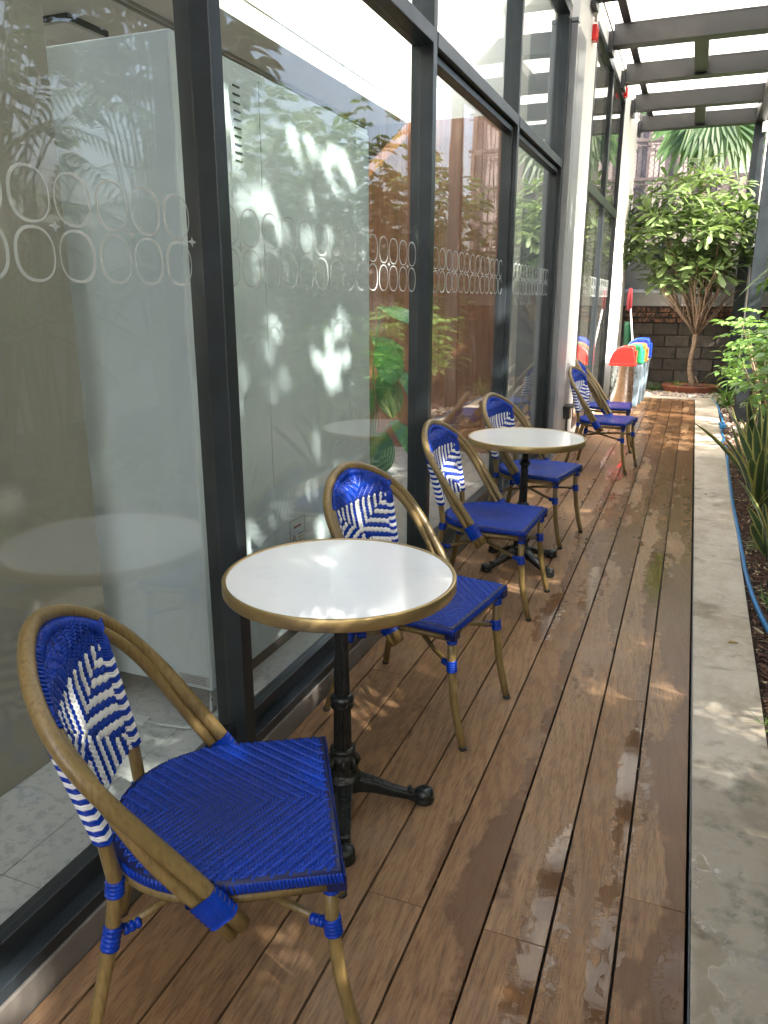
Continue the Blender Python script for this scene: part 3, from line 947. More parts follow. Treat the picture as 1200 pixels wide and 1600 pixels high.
    for p, q in zip(tp, tp[1:]):
        if p.z < .765: continue
        d = (q - p).normalized(); a = d.cross(V((.84, 0, .54))).normalized(); b = V((.84, 0, .54))
        c0 = (p + q) / 2 + V((-.004, 0, -.004))
        mb.tube([c0 + (a * math.cos(w_) + b * math.sin(w_)) * .0135 + d * .004 * math.sin(w_) for w_ in [2 * PI * z / 8 for z in range(8)]], .0042, 5, closed=True)
    x = mb.build('top_wrap', M['blue'], back); x['kind'] = 'stuff'
    # seat rail
    ro = seat_outline(-.006)
    MB().tube([(x - (.012 if x > .2 else 0), y * .97, .398) for x, y in ro], .0115, 8, closed=True).build('seat_rail', M['tube'], t)
    for s in (-1, 1):
        fl = [(.203, s * .192, .41), (.206, s * .194, .30), (.218, s * .197, .18), (.240, s * .199, .07), (.258, s * .199, .008)]
        lg = MB().tube(fl, [.0145, .0145, .014, .0135, .0125], 10).build('leg', M['tube'], t)
        MB().tube([(.2575, s * .199, .012), (.260, s * .199, 0)], [.0145, .0135], 10).build('rubber_foot', M['rubber'], lg)
        p1 = back_pt(s, .60); p0 = back_pt(s, .507)
        rl = [(p1.x, p1.y, .60), (p0.x + .002, p0.y, .507), (-.192, s * .150, .40), (-.206, s * .158, .30), (-.236, s * .182, .17), (-.277, s * .216, .008)]
        lg = MB().tube(rl, [.0125, .0135, .0145, .0145, .014, .0125], 10).build('leg', M['tube'], t)
        MB().tube([(-.276, s * .216, .012), (-.2795, s * .218, 0)], [.0145, .0135], 10).build('rubber_foot', M['rubber'], lg)
        # binding wraps
        def wrap(a, b, r, nn, name='wrap'):
            a, b = V(a), V(b); mb = MB(); prof = []
            rr = []; pp = []
            for k in range(nn * 4 + 1):
                pp.append(a.lerp(b, k / (nn * 4))); rr.append(r + .0022 * abs(math.sin(PI * k / 4)))
            mb.tube(pp, rr, 12).build(name, M['blue'], t)
        wrap((.2045, s * .193, .425), (.2065, s * .194, .372), .0165, 5)
        wrap((.205, s * .1925, .312), (.209, s * .1945, .272), .0165, 5)
        wrap((-.1925, s * .150, .412), (-.196, s * .152, .378), .0165, 4)
        wrap((-.203, s * .156, .315), (-.213, s * .164, .268), .0165, 5)
        # arm end wrap across both tubes
        p = hoop(.074); q = hoop(.026)
        d = (q - p).normalized(); side = V((.84, 0, .54)).cross((p - q).normalized())
        off = V((0, 0, 0))
        mb = MB()
        c0 = V((p.x, s * p.y, p.z)); c1_ = V((q.x, s * q.y, q.z))
        inner = V((-.0122, 0, -.0078))
        dd = (c1_ - c0).normalized(); b_ = V((.84, 0, .54)); b_ = (b_ - dd * b_.dot(dd)).normalized(); a_ = dd.cross(b_).normalized()
        NR = 5
        for k in range(NR * 2 + 1):
            c = c0.lerp(c1_, k / (NR * 2)) + inner; g = .98 if k % 2 else 1.17
            for q in range(16):
                w_ = 2 * PI * q / 16
                mb.v.append(tuple(c + a_ * math.cos(w_) * .0172 * g + b_ * (math.sin(w_) * .0172 * g + .0125 * (1 if math.sin(w_) > 0 else -1))))
        for k in range(NR * 2):
            for q in range(16): mb.face((k*16 + q, k*16 + (q+1) % 16, k*16 + 16 + (q+1) % 16, k*16 + 16 + q), True)
        mb.build('arm_wrap', M['blue'], t)
        wrap((.192, s * .186, .293), (.166, s * .172, .292), .0095, 3)
        wrap((-.19, s * .146, .29), (-.16, s * .128, .291), .0095, 3)
    for s in (-1, 1):
        MB().tube([(.203, s * .192, .292), (.10, s * .11, .298 + s * .004), (0, s * .01, .302 + s * .008), (-.10, -s * .078, .298 + s * .004), (-.206, -s * .156, .29)], .0085, 8).build('stretcher', M['tube'], t)
    return t
chair = make_chair()
spots = [(-.806, 1.141, .527, 'nearest blue woven bistro chair, turned towards the deck, at the bottom left'),
         (-.801, 2.414, -.149, 'blue woven bistro chair whose seat is partly hidden by the nearest round table'),
         (-.830, 3.528, -.043, 'blue woven bistro chair standing alone just in front of the second round table base'),
         (-.833, 4.689, -.174, 'blue woven bistro chair behind the second round table, its back beside the tabletop'),
         (-.640, 6.934, -.154, 'front one of the two chairs standing by the white wall before the bins'),
         (-.717, 7.884, .045, 'farthest chair, mostly hidden behind the other chair near the bins')]
for i, (x, y, a, lab) in enumerate(spots):
    if i == 0:
        chair.location = (x, y, 0); chair.rotation_euler = (0, 0, a); chair['label'] = lab
    else: copy_tree(chair, (x, y, 0), a, lab)

# ------------------------------------------------------------------ round tables
def make_table():
    t = thing('round_table', '', 'table', group='round marble tables between the chairs')
    Rr = .306; top = MB()
    top.lathe([(Rr, .708), (Rr, .7275), (Rr - .001, .7285)], (0, 0), 72)
    top.build('tabletop', M['marble'], t)
    e = MB(); seg = 96; pr = [(Rr + .0005, .697), (Rr + .0095, .697), (Rr + .0115, .700), (Rr + .0115, .7275), (Rr + .0095, .7305), (Rr + .003, .7305), (Rr + .0005, .729)]
    i0 = 0
    for r, z in pr:
        for j in range(seg): a = 2*PI*j/seg; e.v.append((r*math.cos(a), r*math.sin(a), z))
    for k in range(len(pr)):
        k2 = (k + 1) % len(pr)
        for j in range(seg): e.face((k*seg + j, k*seg + (j+1) % seg, k2*seg + (j+1) % seg, k2*seg + j), k not in (0, 1, 5))
    e.build('rim', M['brass'], t)
    MB().box(-.12, .12, -.02, .02, .689, .706).box(-.02, .02, -.12, .12, .6885, .7055).build('support_cross', M['iron'], t)
    col = MB()
    # fluted upper shaft
    def shaft(r0, r1, z0, z1, fl):
        seg = fl * 4; i = len(col.v)
        for r, z in ((r0, z0), (r1, z1)):
            for j in range(seg):
                a = 2*PI*j/seg; rr = r * (1 - .10 * (j % 4 == 0)); col.v.append((rr*math.cos(a), rr*math.sin(a), z))
        for j in range(seg): col.face((i + j, i + (j+1) % seg, i + seg + (j+1) % seg, i + seg + j))
    shaft(.0235, .0195, .345, .56, 12); shaft(.027, .0255, .175, .325, 12)
    col.lathe([(.0195, .60), (.026, .595), (.031, .585), (.031, .578), (.022, .572), (.0205, .56)][::-1], (0, 0), 24)
    col.lathe([(.018, .59), (.017, .69)], (0, 0), 20)
    col.lathe([(.026, .320), (.033, .326), (.034, .334), (.030, .340), (.035, .347), (.035, .355), (.029, .362), (.024, .366)], (0, 0), 28)
    col.lathe([(.030, .085), (.052, .088), (.055, .098), (.048, .106), (.043, .112), (.040, .122), (.042, .128), (.036, .138), (.040, .150), (.042, .162), (.038, .175), (.033, .180), (.038, .186), (.038, .192), (.028, .197)], (0, 0), 32)
    for k in range(8):        # leaf ornament round the bulb
        a = k * PI / 4; col.tube([(.038*math.cos(a), .038*math.sin(a), .135), (.046*math.cos(a), .046*math.sin(a), .152), (.040*math.cos(a), .040*math.sin(a), .172)], [.006, .008, .004], 6)
    col.build('column', M['iron'], t)
    for k in range(4):
        a = k * PI / 2; lg = MB()
        c, s = math.cos(a), math.sin(a)
        def P(r, y, z): return (r*c - y*s, r*s + y*c, z)
        pr = [(.02, .100, .026, .050), (.05, .098, .025, .055), (.09, .082, .021, .048), (.14, .058, .018, .032), (.19, .040, .016, .018), (.215, .034, .017, .008)]
        i = len(lg.v); n = len(pr)
        for r, zt, w, zb in pr:
            lg.v += [P(r, -w, zb), P(r, -w, zt - .008), P(r, -w*.45, zt), P(r, w*.45, zt), P(r, w, zt - .008), P(r, w, zb)]
        for q in range(n - 1):
            for j in range(6): lg.face((i + q*6 + j, i + q*6 + (j+1) % 6, i + (q+1)*6 + (j+1) % 6, i + (q+1)*6 + j))
        lg.face(tuple(i + j for j in range(6))); lg.face(tuple(i + (n-1)*6 + j for j in range(6))[::-1])
        # raised leaf relief, scroll and edge beads
        for q in range(9):
            r = .065 + q * .014; zt = .098 - (r - .05) * .46 + .002
            for sy in (-1, 1): lg.tube([P(r, 0, zt), P(r - .012, sy * .010, zt - .001)], [.0035, .002], 5)
        for sy in (-1, 1):
            lg.tube([P(r, sy * w * .92, zt - .006) for r, zt, w, zb in pr], .0035, 6)
        lg.tube([P(.20, -.014, .040), P(.20, .014, .040)], .008, 8)
        lg.build('leg', M['iron'], t)
        ft = MB(); cx, cy = .24 * c, .24 * s
        ft.lathe([(.026, 0), (.031, .003), (.032, .012), (.027, .018), (.030, .024), (.028, .036), (.018, .043), (.005, .045)], (cx, cy), 20)
        ft.build('foot', M['iron'], t)
    return t
tb = make_table()
tb.location = (-.828, 1.775, 0); tb.rotation_euler = (0, 0, math.radians(25)); tb['label'] = 'nearest round white marble table with brass rim and black iron base'
copy_tree(tb, (-.785, 4.10, 0), math.radians(52), 'second, farther round white marble table with a black four-footed base')

# ------------------------------------------------------------------ pergola
pg = thing('pergola', 'dark steel pergola with white translucent roof sheets over the deck', 'pergola', (0, 5, 0))
po = V((0, 5, 0))
def ppart(name, mb, mat, bevel=0.):
    mb.v = [tuple(V(p) - po) for p in mb.v]; return mb.build(name, mat, pg, bevel)
BY = [-1.0, .5, 2.0, 3.5, 5.0, 6.45, 7.86, 9.30, 10.80, 12.33, 13.74]
for y in BY:
    mb = MB()
    mb.box(-1.07, .56, y - .09, y - .078, 4.0, 4.2); mb.box(-1.07, .56, y - .078, y + .09, 4.0, 4.012); mb.box(-1.07, .56, y - .078, y + .07, 4.188, 4.2)
    mb.box(-1.07, .56, y - .096, y - .0905, 4.0, 4.013); mb.box(-1.07, .56, y - .096, y - .0905, 4.187, 4.2)
    mb.box(-1.115, -1.0705, y - .12, y + .10, 3.93, 4.13) 
    ppart('beam', mb, M['steel'])
ppart('edge_beam', MB().box(.5605, .70, -2.2, 13.9, 3.985, 4.215), M['steel'], .004)
ppart('wall_angle', MB().box(-.985, -.905, -2.2, 13.83, 4.202, 4.235), M['steel'])
for k, y in enumerate(BY[:-1]):
    if k % 2 == 1:
        y2 = BY[k + 1]; ppart('short_joist', MB().box(-.285, -.14, y + .071, y2 - .097, 4.03, 4.15), M['steel'], .004)
for k in range(11):
    a = -2.25 + 1.47 * k
    for x0, x1 in ((-.94, -.2), (-.196, .84)):
        ppart('roof_sheet', MB().box(x0, x1, a, a + 1.464, 4.24, 4.246), M['poly'])
for (x, y) in ((.56, 13.70), (.58, 10.45), (.50, 4.2), (.55, .3)):
    s = .075
    mb = MB().box(x, x + .15, y - s, y - s + .012, -.1, 3.984).box(x, x + .15, y + s - .012, y + s, -.1, 3.984).box(x + .069, x + .081, y - s + .012, y + s - .012, -.1, 3.984)
    mb.box(x - .03, x + .18, y - s - .03, y + s + .03, -.1, -.06)
    ppart('post', mb, M['frame'])
tag(MB().tube([(.745, 13.55, 3.9), (.745, 13.55, -.05)], .022, 10).box(.66, .76, 13.52, 13.60, 3.84, 3.98).build('downpipe', M['pipe']), 'thin white vertical pipe running down the far dark post', 'pipe')

# conduit, alarm boxes, wall bracket
tag(MB().tube([(-1.09, 7.95, 3.86), (-1.09, 7.97, 4.05), (-1.09, 8.1, 4.14), (-1.09, 8.35, 4.15), (-1.09, 13.2, 4.17), (-1.10, 13.35, 4.10)], .012, 8)
    .tube([(-1.10, 7.94, 3.9), (-1.10, 7.97, 4.8)], .016, 8).build('conduit', M['pipe']), 'thin grey conduit running along the top of the white wall', 'conduit')
for (x, y, z, lab) in ((-1.119, 8.02, 3.72, 'small red alarm box high on the white wall, nearer one'), (-1.119, 11.15, 3.93, 'small red alarm box partly behind the conduit, farther one')):
    o = thing('alarm_box', lab, 'alarm box', (x, y, z), 0, 'red alarm boxes on the wall')
    MB().box(0, .045, -.05, .05, 0, .13).build('body', M['red'], o, bevel=.006)
    MB().box(.0455, .05, -.035, .035, .02, .11).build('cover', M['red'], o, bevel=.002)
eb = thing('wall_socket_bracket', 'dark metal bracket with a socket box low on the white wall behind the second table', 'bracket', (-1.118, 7.78, .42))
MB().box(0, .10, -.12, .12, 0, .012).build('shelf', M['steel'], eb, bevel=.002)
MB().box(0.001, .06, -.08, .06, -.12, -.001).build('socket_box', M['frame'], eb, bevel=.004)
MB().tube([(.03, -.03, -.12), (.03, -.03, -.40)], .012, 8).build('pipe', M['frame'], eb)

# ------------------------------------------------------------------ bins
def bin_round():
    o = thing('waste_bin', 'round stainless steel bin with a red swing lid, front one of the row', 'bin', (-.835, 10.98, 0), 0, 'bins beside the white wall')
    MB().lathe([(.150, 0), (.158, .01), (.158, .58), (.164, .585), (.164, .60), (.15, .602)], (0, 0), 36).build('body', M['inox'], o)
    MB().tube([(.1605, -.03, .50), (.195, -.03, .50), (.195, -.03, .42)], .008, 6).build('handle', M['frame'], o)
    return o
def hood(o, mat, w, d, z0, h, matf=None, yoff=0):
    """swing lid: quarter round back, upright flap facing the deck"""
    mb = MB(); prof = [(-d, z0), (d, z0)]
    prof += [(d, z0 + .09), (d - .03, z0 + h - .01), (d - .05, z0 + h)]
    for k in range(9):
        a = PI / 2 + PI / 2 * k / 8; prof.append((d * .15 + (d * 1.15) * math.cos(a) * .999, z0 + .03 + (h - .03) * math.sin(a)))
    n = len(prof); i = 0
    ys_ = [-w, -w + .02, w - .02, w]; ins = [.02, 0, 0, .02]
    cx = 0; cz = z0 + h * .4
    for y, q in zip(ys_, ins):
        for x, z in prof: mb.v.append((x * (1 - q * 4), y, z0 + (z - z0) * (1 - q * 3)))
    for k in range(3):
        for j in range(n): mb.face((k*n + j, k*n + (j+1) % n, (k+1)*n + (j+1) % n, (k+1)*n + j), True)
    mb.face(tuple(range(n))[::-1]); mb.face(tuple(3*n + j for j in range(n)))
    ob = mb.build('lid', mat, o)
    md = ob.modifiers.new('bevel', 'BEVEL'); md.width = .008; md.segments = 2; md.limit_method = 'ANGLE'
    MB().box(-d - .008, d + .012, -w - .006, w + .006, z0 - .022, z0 + .012).build('lid_rim', mat, ob, bevel=.008)
    MB().box(d - .004, d + .008, -w + .03, w - .03, z0 + .03, z0 + h * .72).build('flap', mat, ob, bevel=.006)
b = bin_round(); hood(b, M['red'], .165, .162, .612, .235)
for (x, y, mat, z0, hh, lab) in ((-.775, 11.36, 'green', .62, .23, 'grey plastic bin with a green lid behind the red lidded bin'),
                                 (-.745, 11.70, 'orange', .62, .23, 'grey plastic bin with an orange lid between the green and blue lids'),
                                 (-.72, 12.05, 'bluep', .65, .26, 'grey plastic bin with a blue lid, last of the row')):
    o = thing('waste_bin', lab, 'bin', (x, y, 0), 0, 'bins beside the white wall')
    mb = MB(); i = 0
    for z, w, d in ((0, .115, .14), (.60, .145, .175), (.60, .155, .185), (z0 - .02, .155, .185)):
        mb.v += [(-d, -w, z), (d, -w, z), (d, w, z), (-d, w, z)]
    for k in range(3):
        for j in range(4): mb.face((k*4 + j, k*4 + (j+1) % 4, (k+1)*4 + (j+1) % 4, (k+1)*4 + j))
    mb.face((3, 2, 1, 0)); mb.face((12, 13, 14, 15))
    mb.build('body', M['binbody'], o, bevel=.01)
    hood(o, M[mat], .15, .18, z0, hh)
mop = thing('mop', 'red mop standing upside down with its white handle behind the bins', 'mop', (-.80, 12.75, 0))
MB().tube([(.06, -.02, 0), (-.155, .1, 1.45)], .012, 8).build('handle', M['pipe'], mop)
mb = MB()
for k in range(34):
    a = R.random() * 6.28; r = R.uniform(.01, .045)
    mb.tube([(-.155 + r*math.cos(a)*.5, .1 + r*math.sin(a)*.5, 1.62), (-.155 + r*math.cos(a), .1 + r*math.sin(a), 1.5), (-.15 + r*math.cos(a)*1.1, .09 + r*math.sin(a)*1.1, 1.28 + R.uniform(0, .06))], .011, 5)
mb.build('head', M['dred'], mop)
tag(MB().lathe([(.055, 0), (.055, 1.04), (.065, 1.05), (.065, 1.10), (.05, 1.11)], (0, 0), 20).build('green_post', M['dgreen'], loc=(-.98, 13.2, 0)), 'dark green round post beside the mop at the wall end', 'post')

# ------------------------------------------------------------------ block wall at the far end
bw = tag(MB().box(-2.2, 4.6, 14.06, 14.2, -.2, 1.34).build('block_wall', M['mortar']), 'old grey concrete block wall behind the potted tree', 'wall')
bo = bw
bm = {}
for row in range(6):
    z0 = -.10 + .195 * row; x = -2.0 - (.2 if row % 2 else 0)
    while x < 4.4:
        x1 = x + .39
        d = R.uniform(-.006, .006)
        MB().box(x + .006, x1 - .006, 14.02 + d, 14.07, z0 + .006, z0 + .189).build('block', M['block'], bw, bevel=.006)
        x += .395
for row in range(3):
    z0 = 1.075 + .085 * row; x = -1.9 + (.11 if row % 2 else 0)
    while x < 4.2:
        L = R.uniform(.16, .24); d = R.uniform(-.05, .02)
        MB().box(x + .006, x + L - .006, 14.03 + d, 14.12, z0 + .004, z0 + .08 + R.uniform(-.012, .002)).build('brick', M['brick'], bw, bevel=.01)
        x += L
rw = thing('rendered_wall', 'pale grey rendered wall with pipes above the block wall', 'wall', (0, 14.2, 1.3))
MB().box(-2.2, 4.6, .0, .3, .06, 1.0).build('render', M['render'], rw)
MB().box(-2.2, 4.6, -.14, -.001, .05, .26).build('ledge', M['render'], rw, bevel=.01)
MB().tube([(-1.6, -.19, .30), (.30, -.19, .26), (.34, -.19, .24)], .028, 10).tube([(.34, -.19, .24), (.345, -.05, .24)], .03, 8).build('pipe', M['pipe'], rw)
MB().tube([(-.3, -.18, .06), (.40, -.18, .08)], .02, 10).lathe([(.035, 0), (.035, .06)], (.42, -.18), 12, .05).build('lower_pipe', M['pipe'], rw)

# steel framed sheet building beyond
gb = thing('sheet_clad_building', 'pinkish grey sheet clad building with a dark steel grid beyond the wall', 'building', (0, 16.4, 0))
for i in range(-6, 4):
    for j in range(5):
        if (i, j) in ((0, 3), (1, 3)) : mt = M['white']
        else: mt = M['corr']
        mb = MB(); x0 = -.05 + .52 * i; z0 = 1.6 + .68 * j
        for q in range(5): mb.box(x0 + .1 * q + .01, x0 + .1 * q + .095, 0 + (q % 2) * .015, .05, z0 + .02, z0 + .64)
        mb.build('sheet', mt, gb)
mb = MB()
for i in range(-6, 5): mb.box(-.05 + .52 * i - .03, -.05 + .52 * i + .02, -.09, -.02, -.2, 5.2)
for j in range(6): mb.box(-3.2, 2.1, -.10, -.091, 1.58 + .68 * j, 1.63 + .68 * j); mb.box(-3.2, 2.1, -.10, -.091, 1.50 + .68 * j, 1.52 + .68 * j)
mb.build('steel_grid', M['rust'], gb)
MB().box(.22, .36, -.14, -.101, -.2, 5.2).box(.95, 1.2, -.14, -.101, -.2, 5.2).build('post', M['rust'], gb)
MB().box(-3.3, 2.1, -.02, 3, 5.0, 5.1).box(-3.3, 2.1, .06, .2, -.2, 5.0).build('wall', M['corr'], gb)
mb = MB()
for k in range(60):
    x = -2 + k * .09
    mb.tube([(x, 0, 2.6), (x + 1.9, 0, 4.5)], .003, 3, False); mb.tube([(x + 1.9, 0.008, 2.6), (x, 0.008, 4.5)], .003, 3, False)
tag(mb.build('wire_mesh_fence', M['rust'], loc=(-.5, 15.6, 0)), 'thin diamond wire mesh above the rendered wall', 'fence')

# ------------------------------------------------------------------ potted tree
tr = thing('potted_tree', 'leafy small tree with many thin branches growing from a wide terracotta pot', 'tree', (.06, 13.35, 0))
mb = MB(); seg = 40
prof = [(.34, -.06), (.40, .02), (.445, .10), (.455, .125), (.43, .125), (.41, .08)]
i0 = 0
for r, z in prof:
    for j in range(seg): a = 2*PI*j/seg; mb.v.append((r*math.cos(a), r*.72*math.sin(a), z))
for k in range(len(prof) - 1):
    for j in range(seg): mb.face((k*seg + j, k*seg + (j+1) % seg, (k+1)*seg + (j+1) % seg, (k+1)*seg + j), True)
mb.face(tuple(j for j in range(seg))[::-1])
mb.build('pot', M['terra'], tr)
mb = MB(); mb.v = [(.42*math.cos(2*PI*j/seg), .30*math.sin(2*PI*j/seg), .085) for j in range(seg)]; mb.face(tuple(range(seg))); mb.build('potting_soil', M['soil'], tr)
tk = MB()
tk.tube([(.02, 0, .05), (.0, 0, .18), (-.045, .0, .35), (-.05, .0, .52), (-.02, .01, .72), (-.01, .01, .92), (-.01, .01, 1.03)], [.052, .042, .038, .036, .036, .04, .045], 12)
tk.tube([(.08, .02, .10), (.10, .03, .16), (.05, .03, .26)], [.014, .018, .008], 8)
tips = []
for k in range(30):
    a = k * 2.4; sp = R.uniform(.25, 1.0)
    ex_, ey_ = math.cos(a) * .85 * sp - .15, math.sin(a) * .62 * sp
    zt = R.uniform(1.7, 2.9) - .5 * sp * .6
    base = V((-.01 + .03*math.cos(a), .01 + .03*math.sin(a), 1.0))
    end = V((ex_, ey_, zt))
    p1 = base.lerp(end, .3) + V((0, 0, -.02 + .06 * (1 - sp))); p2 = base.lerp(end, .65) + V((R.uniform(-.04, .04), R.uniform(-.04, .04), .03))
    tk.tube([base - V((0, 0, .06)), p1, p2, end], [.024, .015, .010, .005], 7)
    for q in range(3):
        s = p1.lerp(p2, R.random()); e2 = s + (end - s) * R.uniform(.5, .9) + V((R.uniform(-.22, .22), R.uniform(-.2, .2), R.uniform(0, .25)))
        tk.tube([s, s.lerp(e2, .5) + V((0, 0, .02)), e2], [.009, .007, .004], 6); tips.append(e2)
    tips.append(end)
tk.build('trunk', M['bark'], tr)
lf = [leaf_mesh('leaf', M['leaf'], 1, w, f, d, lambda t: (t ** .75) * (1 - t ** 4) ** .6 * 1.05, 6) for w, f, d in ((.44, .08, .15), (.48, .04, .35), (.40, .12, .05))]
cand = []
def crown_env(c):     # envelope of the crown
    x = (c.x + .25) / .98; y = c.y / .72; z = (c.z - 2.45) / (1.0 if c.z > 2.45 else .95)
    return x*x + y*y + z*z
clusters = [t for t in tips if crown_env(t) < 1.15 and t.z > 1.6]
while len(clusters) < 370:
    c = V((R.uniform(-1.25, .78), R.uniform(-.75, .7), R.uniform(1.5, 3.5)))
    e = crown_env(c)
    if e > 1.05 or e < .25 and R.random() < .6: continue
    if c.z < 1.95 and R.random() < .45: continue
    if mnoise.noise(c * 2.1) < -.22: continue
    clusters.append(c)
for c in clusters:
    n = R.randint(5, 9); a0 = R.random() * 6.28
    ax = V((R.uniform(-.4, .4) + c.x * .3, R.uniform(-.6, .2) + c.y * .3, 1)).normalized()
    for k in range(n):
        a = a0 + 2.4 * k; pit = R.uniform(-.25, .75)
        d = V((math.cos(a) * math.cos(pit), math.sin(a) * math.cos(pit), math.sin(pit)))
        q = V((0, 0, 1)).rotation_difference(ax); d.rotate(q)
        s = R.uniform(.15, .30)
        cand.append((Matrix.Translation(c + d * .02 + V((0, 0, R.uniform(-.05, .05)))) @ basis_from(d, roll=R.uniform(-.5, .5)) @ Matrix.Scale(s, 4), R.randrange(3), c.y + d.y * .1 - .1 * s * 5))
cand.sort(key=lambda q: q[2])
for Mx, k, _ in cand[:300]: inst('leaf', lf[k], tr, Mx)
mb = MB(); ev = []
for Mx, k, _ in cand[300:]: merge(mb, lf[k], Mx, ev)
finish(mb, ev, 'foliage', M['leaf'], tr)
# small grassy plants in and by the pot
blade = leaf_mesh('leaf', M['leafl'], 1, .07, .3, .5, lambda t: (1 - t) ** .6, 5)
bladed = leaf_mesh('leaf', M['leafd'], 1, .10, .3, .5, lambda t: (1 - t) ** .6, 5)
def tuft(name, label, loc, n, Lr, me, cat='plant', lean=(.3, 1.2)):
    o = thing(name, label, cat, loc)
    for k in range(n):
        a = R.random() * 6.28; pit = R.uniform(*lean)
        d = V((math.cos(a)*math.cos(pit), math.sin(a)*math.cos(pit), math.sin(pit)))
        inst('leaf', me, o, Matrix.Translation((R.uniform(-.03, .03), R.uniform(-.03, .03), 0)) @ basis_from(d) @ Matrix.Scale(R.uniform(*Lr), 4))
    return o
tuft('grassy_plant', 'small grassy plant inside the terracotta pot left of the trunk', (-.14, 13.2, .085), 26, (.14, .24), blade)
tuft('grassy_plant', 'small grassy plant inside the terracotta pot right of the trunk', (.26, 13.28, .085), 14, (.12, .2), blade)
tuft('grassy_plant', 'dark green tuft between the bins and the terracotta pot', (-.50, 13.25, -.01), 40, (.16, .30), bladed)
tuft('grassy_plant', 'pale green tuft at the foot of the far dark post', (.60, 12.9, -.02), 40, (.2, .42), blade)
tuft('grassy_plant', 'pale green tuft right of the concrete end strip', (.56, 11.9, -.02), 46, (.2, .42), blade)
tuft('grassy_plant', 'small green weed in the mulch beside the blue hose', (.50, 4.95, -.015), 18, (.06, .13), blade)
tuft('grassy_plant', 'low green weed near the snake plant in the foreground', (.49, 4.0, -.015), 18, (.06, .12), blade)
tuft('grassy_plant', 'green sprig at the concrete edge lower right', (.395, 2.75, -.01), 7, (.05, .10), blade)
tag(MB().tube([(0, 0, 0), (.05, .02, .012), (.1, 0, 0)], [.01, .045, .006], 8, flat=.12).build('fallen_leaf', M['dry'], loc=(-.30, 13.0, .03)), 'yellow fallen leaf lying on the pebbles before the pot', 'leaf')

# ------------------------------------------------------------------ snake plants and shrubs on the right
sn = leaf_mesh('leaf', M['snake'], 1, .115, .22, -.03, lambda t: min(1, .55 + t * 1.2) * (1 - t ** 5) ** .8, 9)
sn2 = leaf_mesh('leaf', M['snake'], 1, .125, .25, .30, lambda t: min(1, .55 + t * 1.2) * (1 - t ** 4) ** .8, 9)
for (x, y, n, Lr, lab) in ((.60, 6.1, 24, (.55, .80), 'tall yellow edged snake plant, the fullest clump by the hose'),
                           (.61, 7.2, 14, (.45, .7), 'yellow edged snake plant behind the fullest clump'),
                           (.60, 4.75, 10, (.35, .6), 'yellow edged snake plant nearest the camera at the right edge'),
                           (.66, 8.4, 9, (.4, .6), 'small snake plant under the leafy shrub')):
    o = thing('snake_plant', lab, 'plant', (x, y, -.03), 0, 'snake plants in the garden bed')
    for k in range(n):
        a = R.random() * 6.28; pit = R.uniform(1.1, 1.5) if k % 5 else R.uniform(.6, .95)
        d = V((math.cos(a)*math.cos(pit), math.sin(a)*math.cos(pit), math.sin(pit)))
        inst('leaf', sn if k % 3 else sn2, o, Matrix.Translation((R.uniform(-.07, .07), R.uniform(-.10, .10), 0)) @ basis_from(d, roll=R.uniform(-1.5, 1.5)) @ Matrix.Scale(R.uniform(*Lr), 4))

small = leaf_mesh('leaf', M['leafl'], 1, .5, .1, .2, None, 4, False)
smalld = leaf_mesh('leaf', M['leafd'], 1, .5, .1, .2, None, 4, False)
def shrub(name, lab, loc, rad, zc, rz, n, me, mat, Ls, nparts, cat='shrub', group=None, seed=1, compound=True):
    rr = random.Random(seed)
    o = thing(name, lab, cat, loc, 0, group)
    st = MB(); L = []
    for k in range(n):
        a = rr.random() * 6.28; r = rad * rr.random() ** .45; z = zc + rz * rr.uniform(-1, 1) * math.sqrt(max(0, 1 - (r / rad) ** 2 * .7))
        c = V((math.cos(a) * r, math.sin(a) * r * 1.3, z))
        if k % 5 == 0: st.tube([(c.x * .15, c.y * .15, 0), (c.x * .5, c.y * .5, z * .6), tuple(c)], [.012, .008, .003], 5)
        if compound:
            az = a + rr.uniform(-.9, .9); pit = rr.uniform(-.4, .5); d = V((math.cos(az)*math.cos(pit), math.sin(az)*math.cos(pit), math.sin(pit)))
            sd = d.cross(V((0, 0, 1))).normalized()
            ll = rr.uniform(.16, .26)
            for q in range(7):
                s = (-1 if q % 2 else 1) if q < 6 else 0
                p = c + d * ll * (q // 2 + 1) / 4
                dd = (d * .6 + sd * s + V((0, 0, -.15))).normalized()
                L.append((p, dd, rr.uniform(*Ls)))
        else:
            for q in range(5):
                az = rr.random() * 6.28; pit = rr.uniform(-.3, .7)
                L.append((c, V((math.cos(az)*math.cos(pit), math.sin(az)*math.cos(pit), math.sin(pit))), rr.uniform(*Ls)))
    st.build('stem', M['bark'], o)
    L.sort(key=lambda q: q[0].x * 1.0 + q[0].y * .4)
    mb = MB(); ev = []
    for k, (p, d, s) in enumerate(L):
        Mx = Matrix.Translation(p) @ basis_from(d, roll=rr.uniform(-.6, .6)) @ Matrix.Scale(s, 4)
        if k < nparts: inst('leaf', me, o, Mx)
        else: merge(mb, me, Mx, ev)
    if mb.v: finish(mb, ev, 'foliage', mat, o)
    return o
shrub('leafy_shrub', 'bright green leafy shrub between the two dark posts', (.86, 9.2, -.03), .42, .95, .50, 150, small, M['leafl'], (.07, .12), 300, seed=3)
shrub('leafy_shrub', 'bright green leafy shrub crowding the right edge above the snake plants', (1.0, 7.4, -.03), .42, .85, .45, 130, small, M['leafl'], (.07, .12), 200, seed=4)
shrub('leafy_shrub', 'dark green shrub at the far right behind the post', (1.5, 11.6, -.03), .5, .9, .6, 200, smalld, M['leafd'], (.09, .15), 100, seed=5)
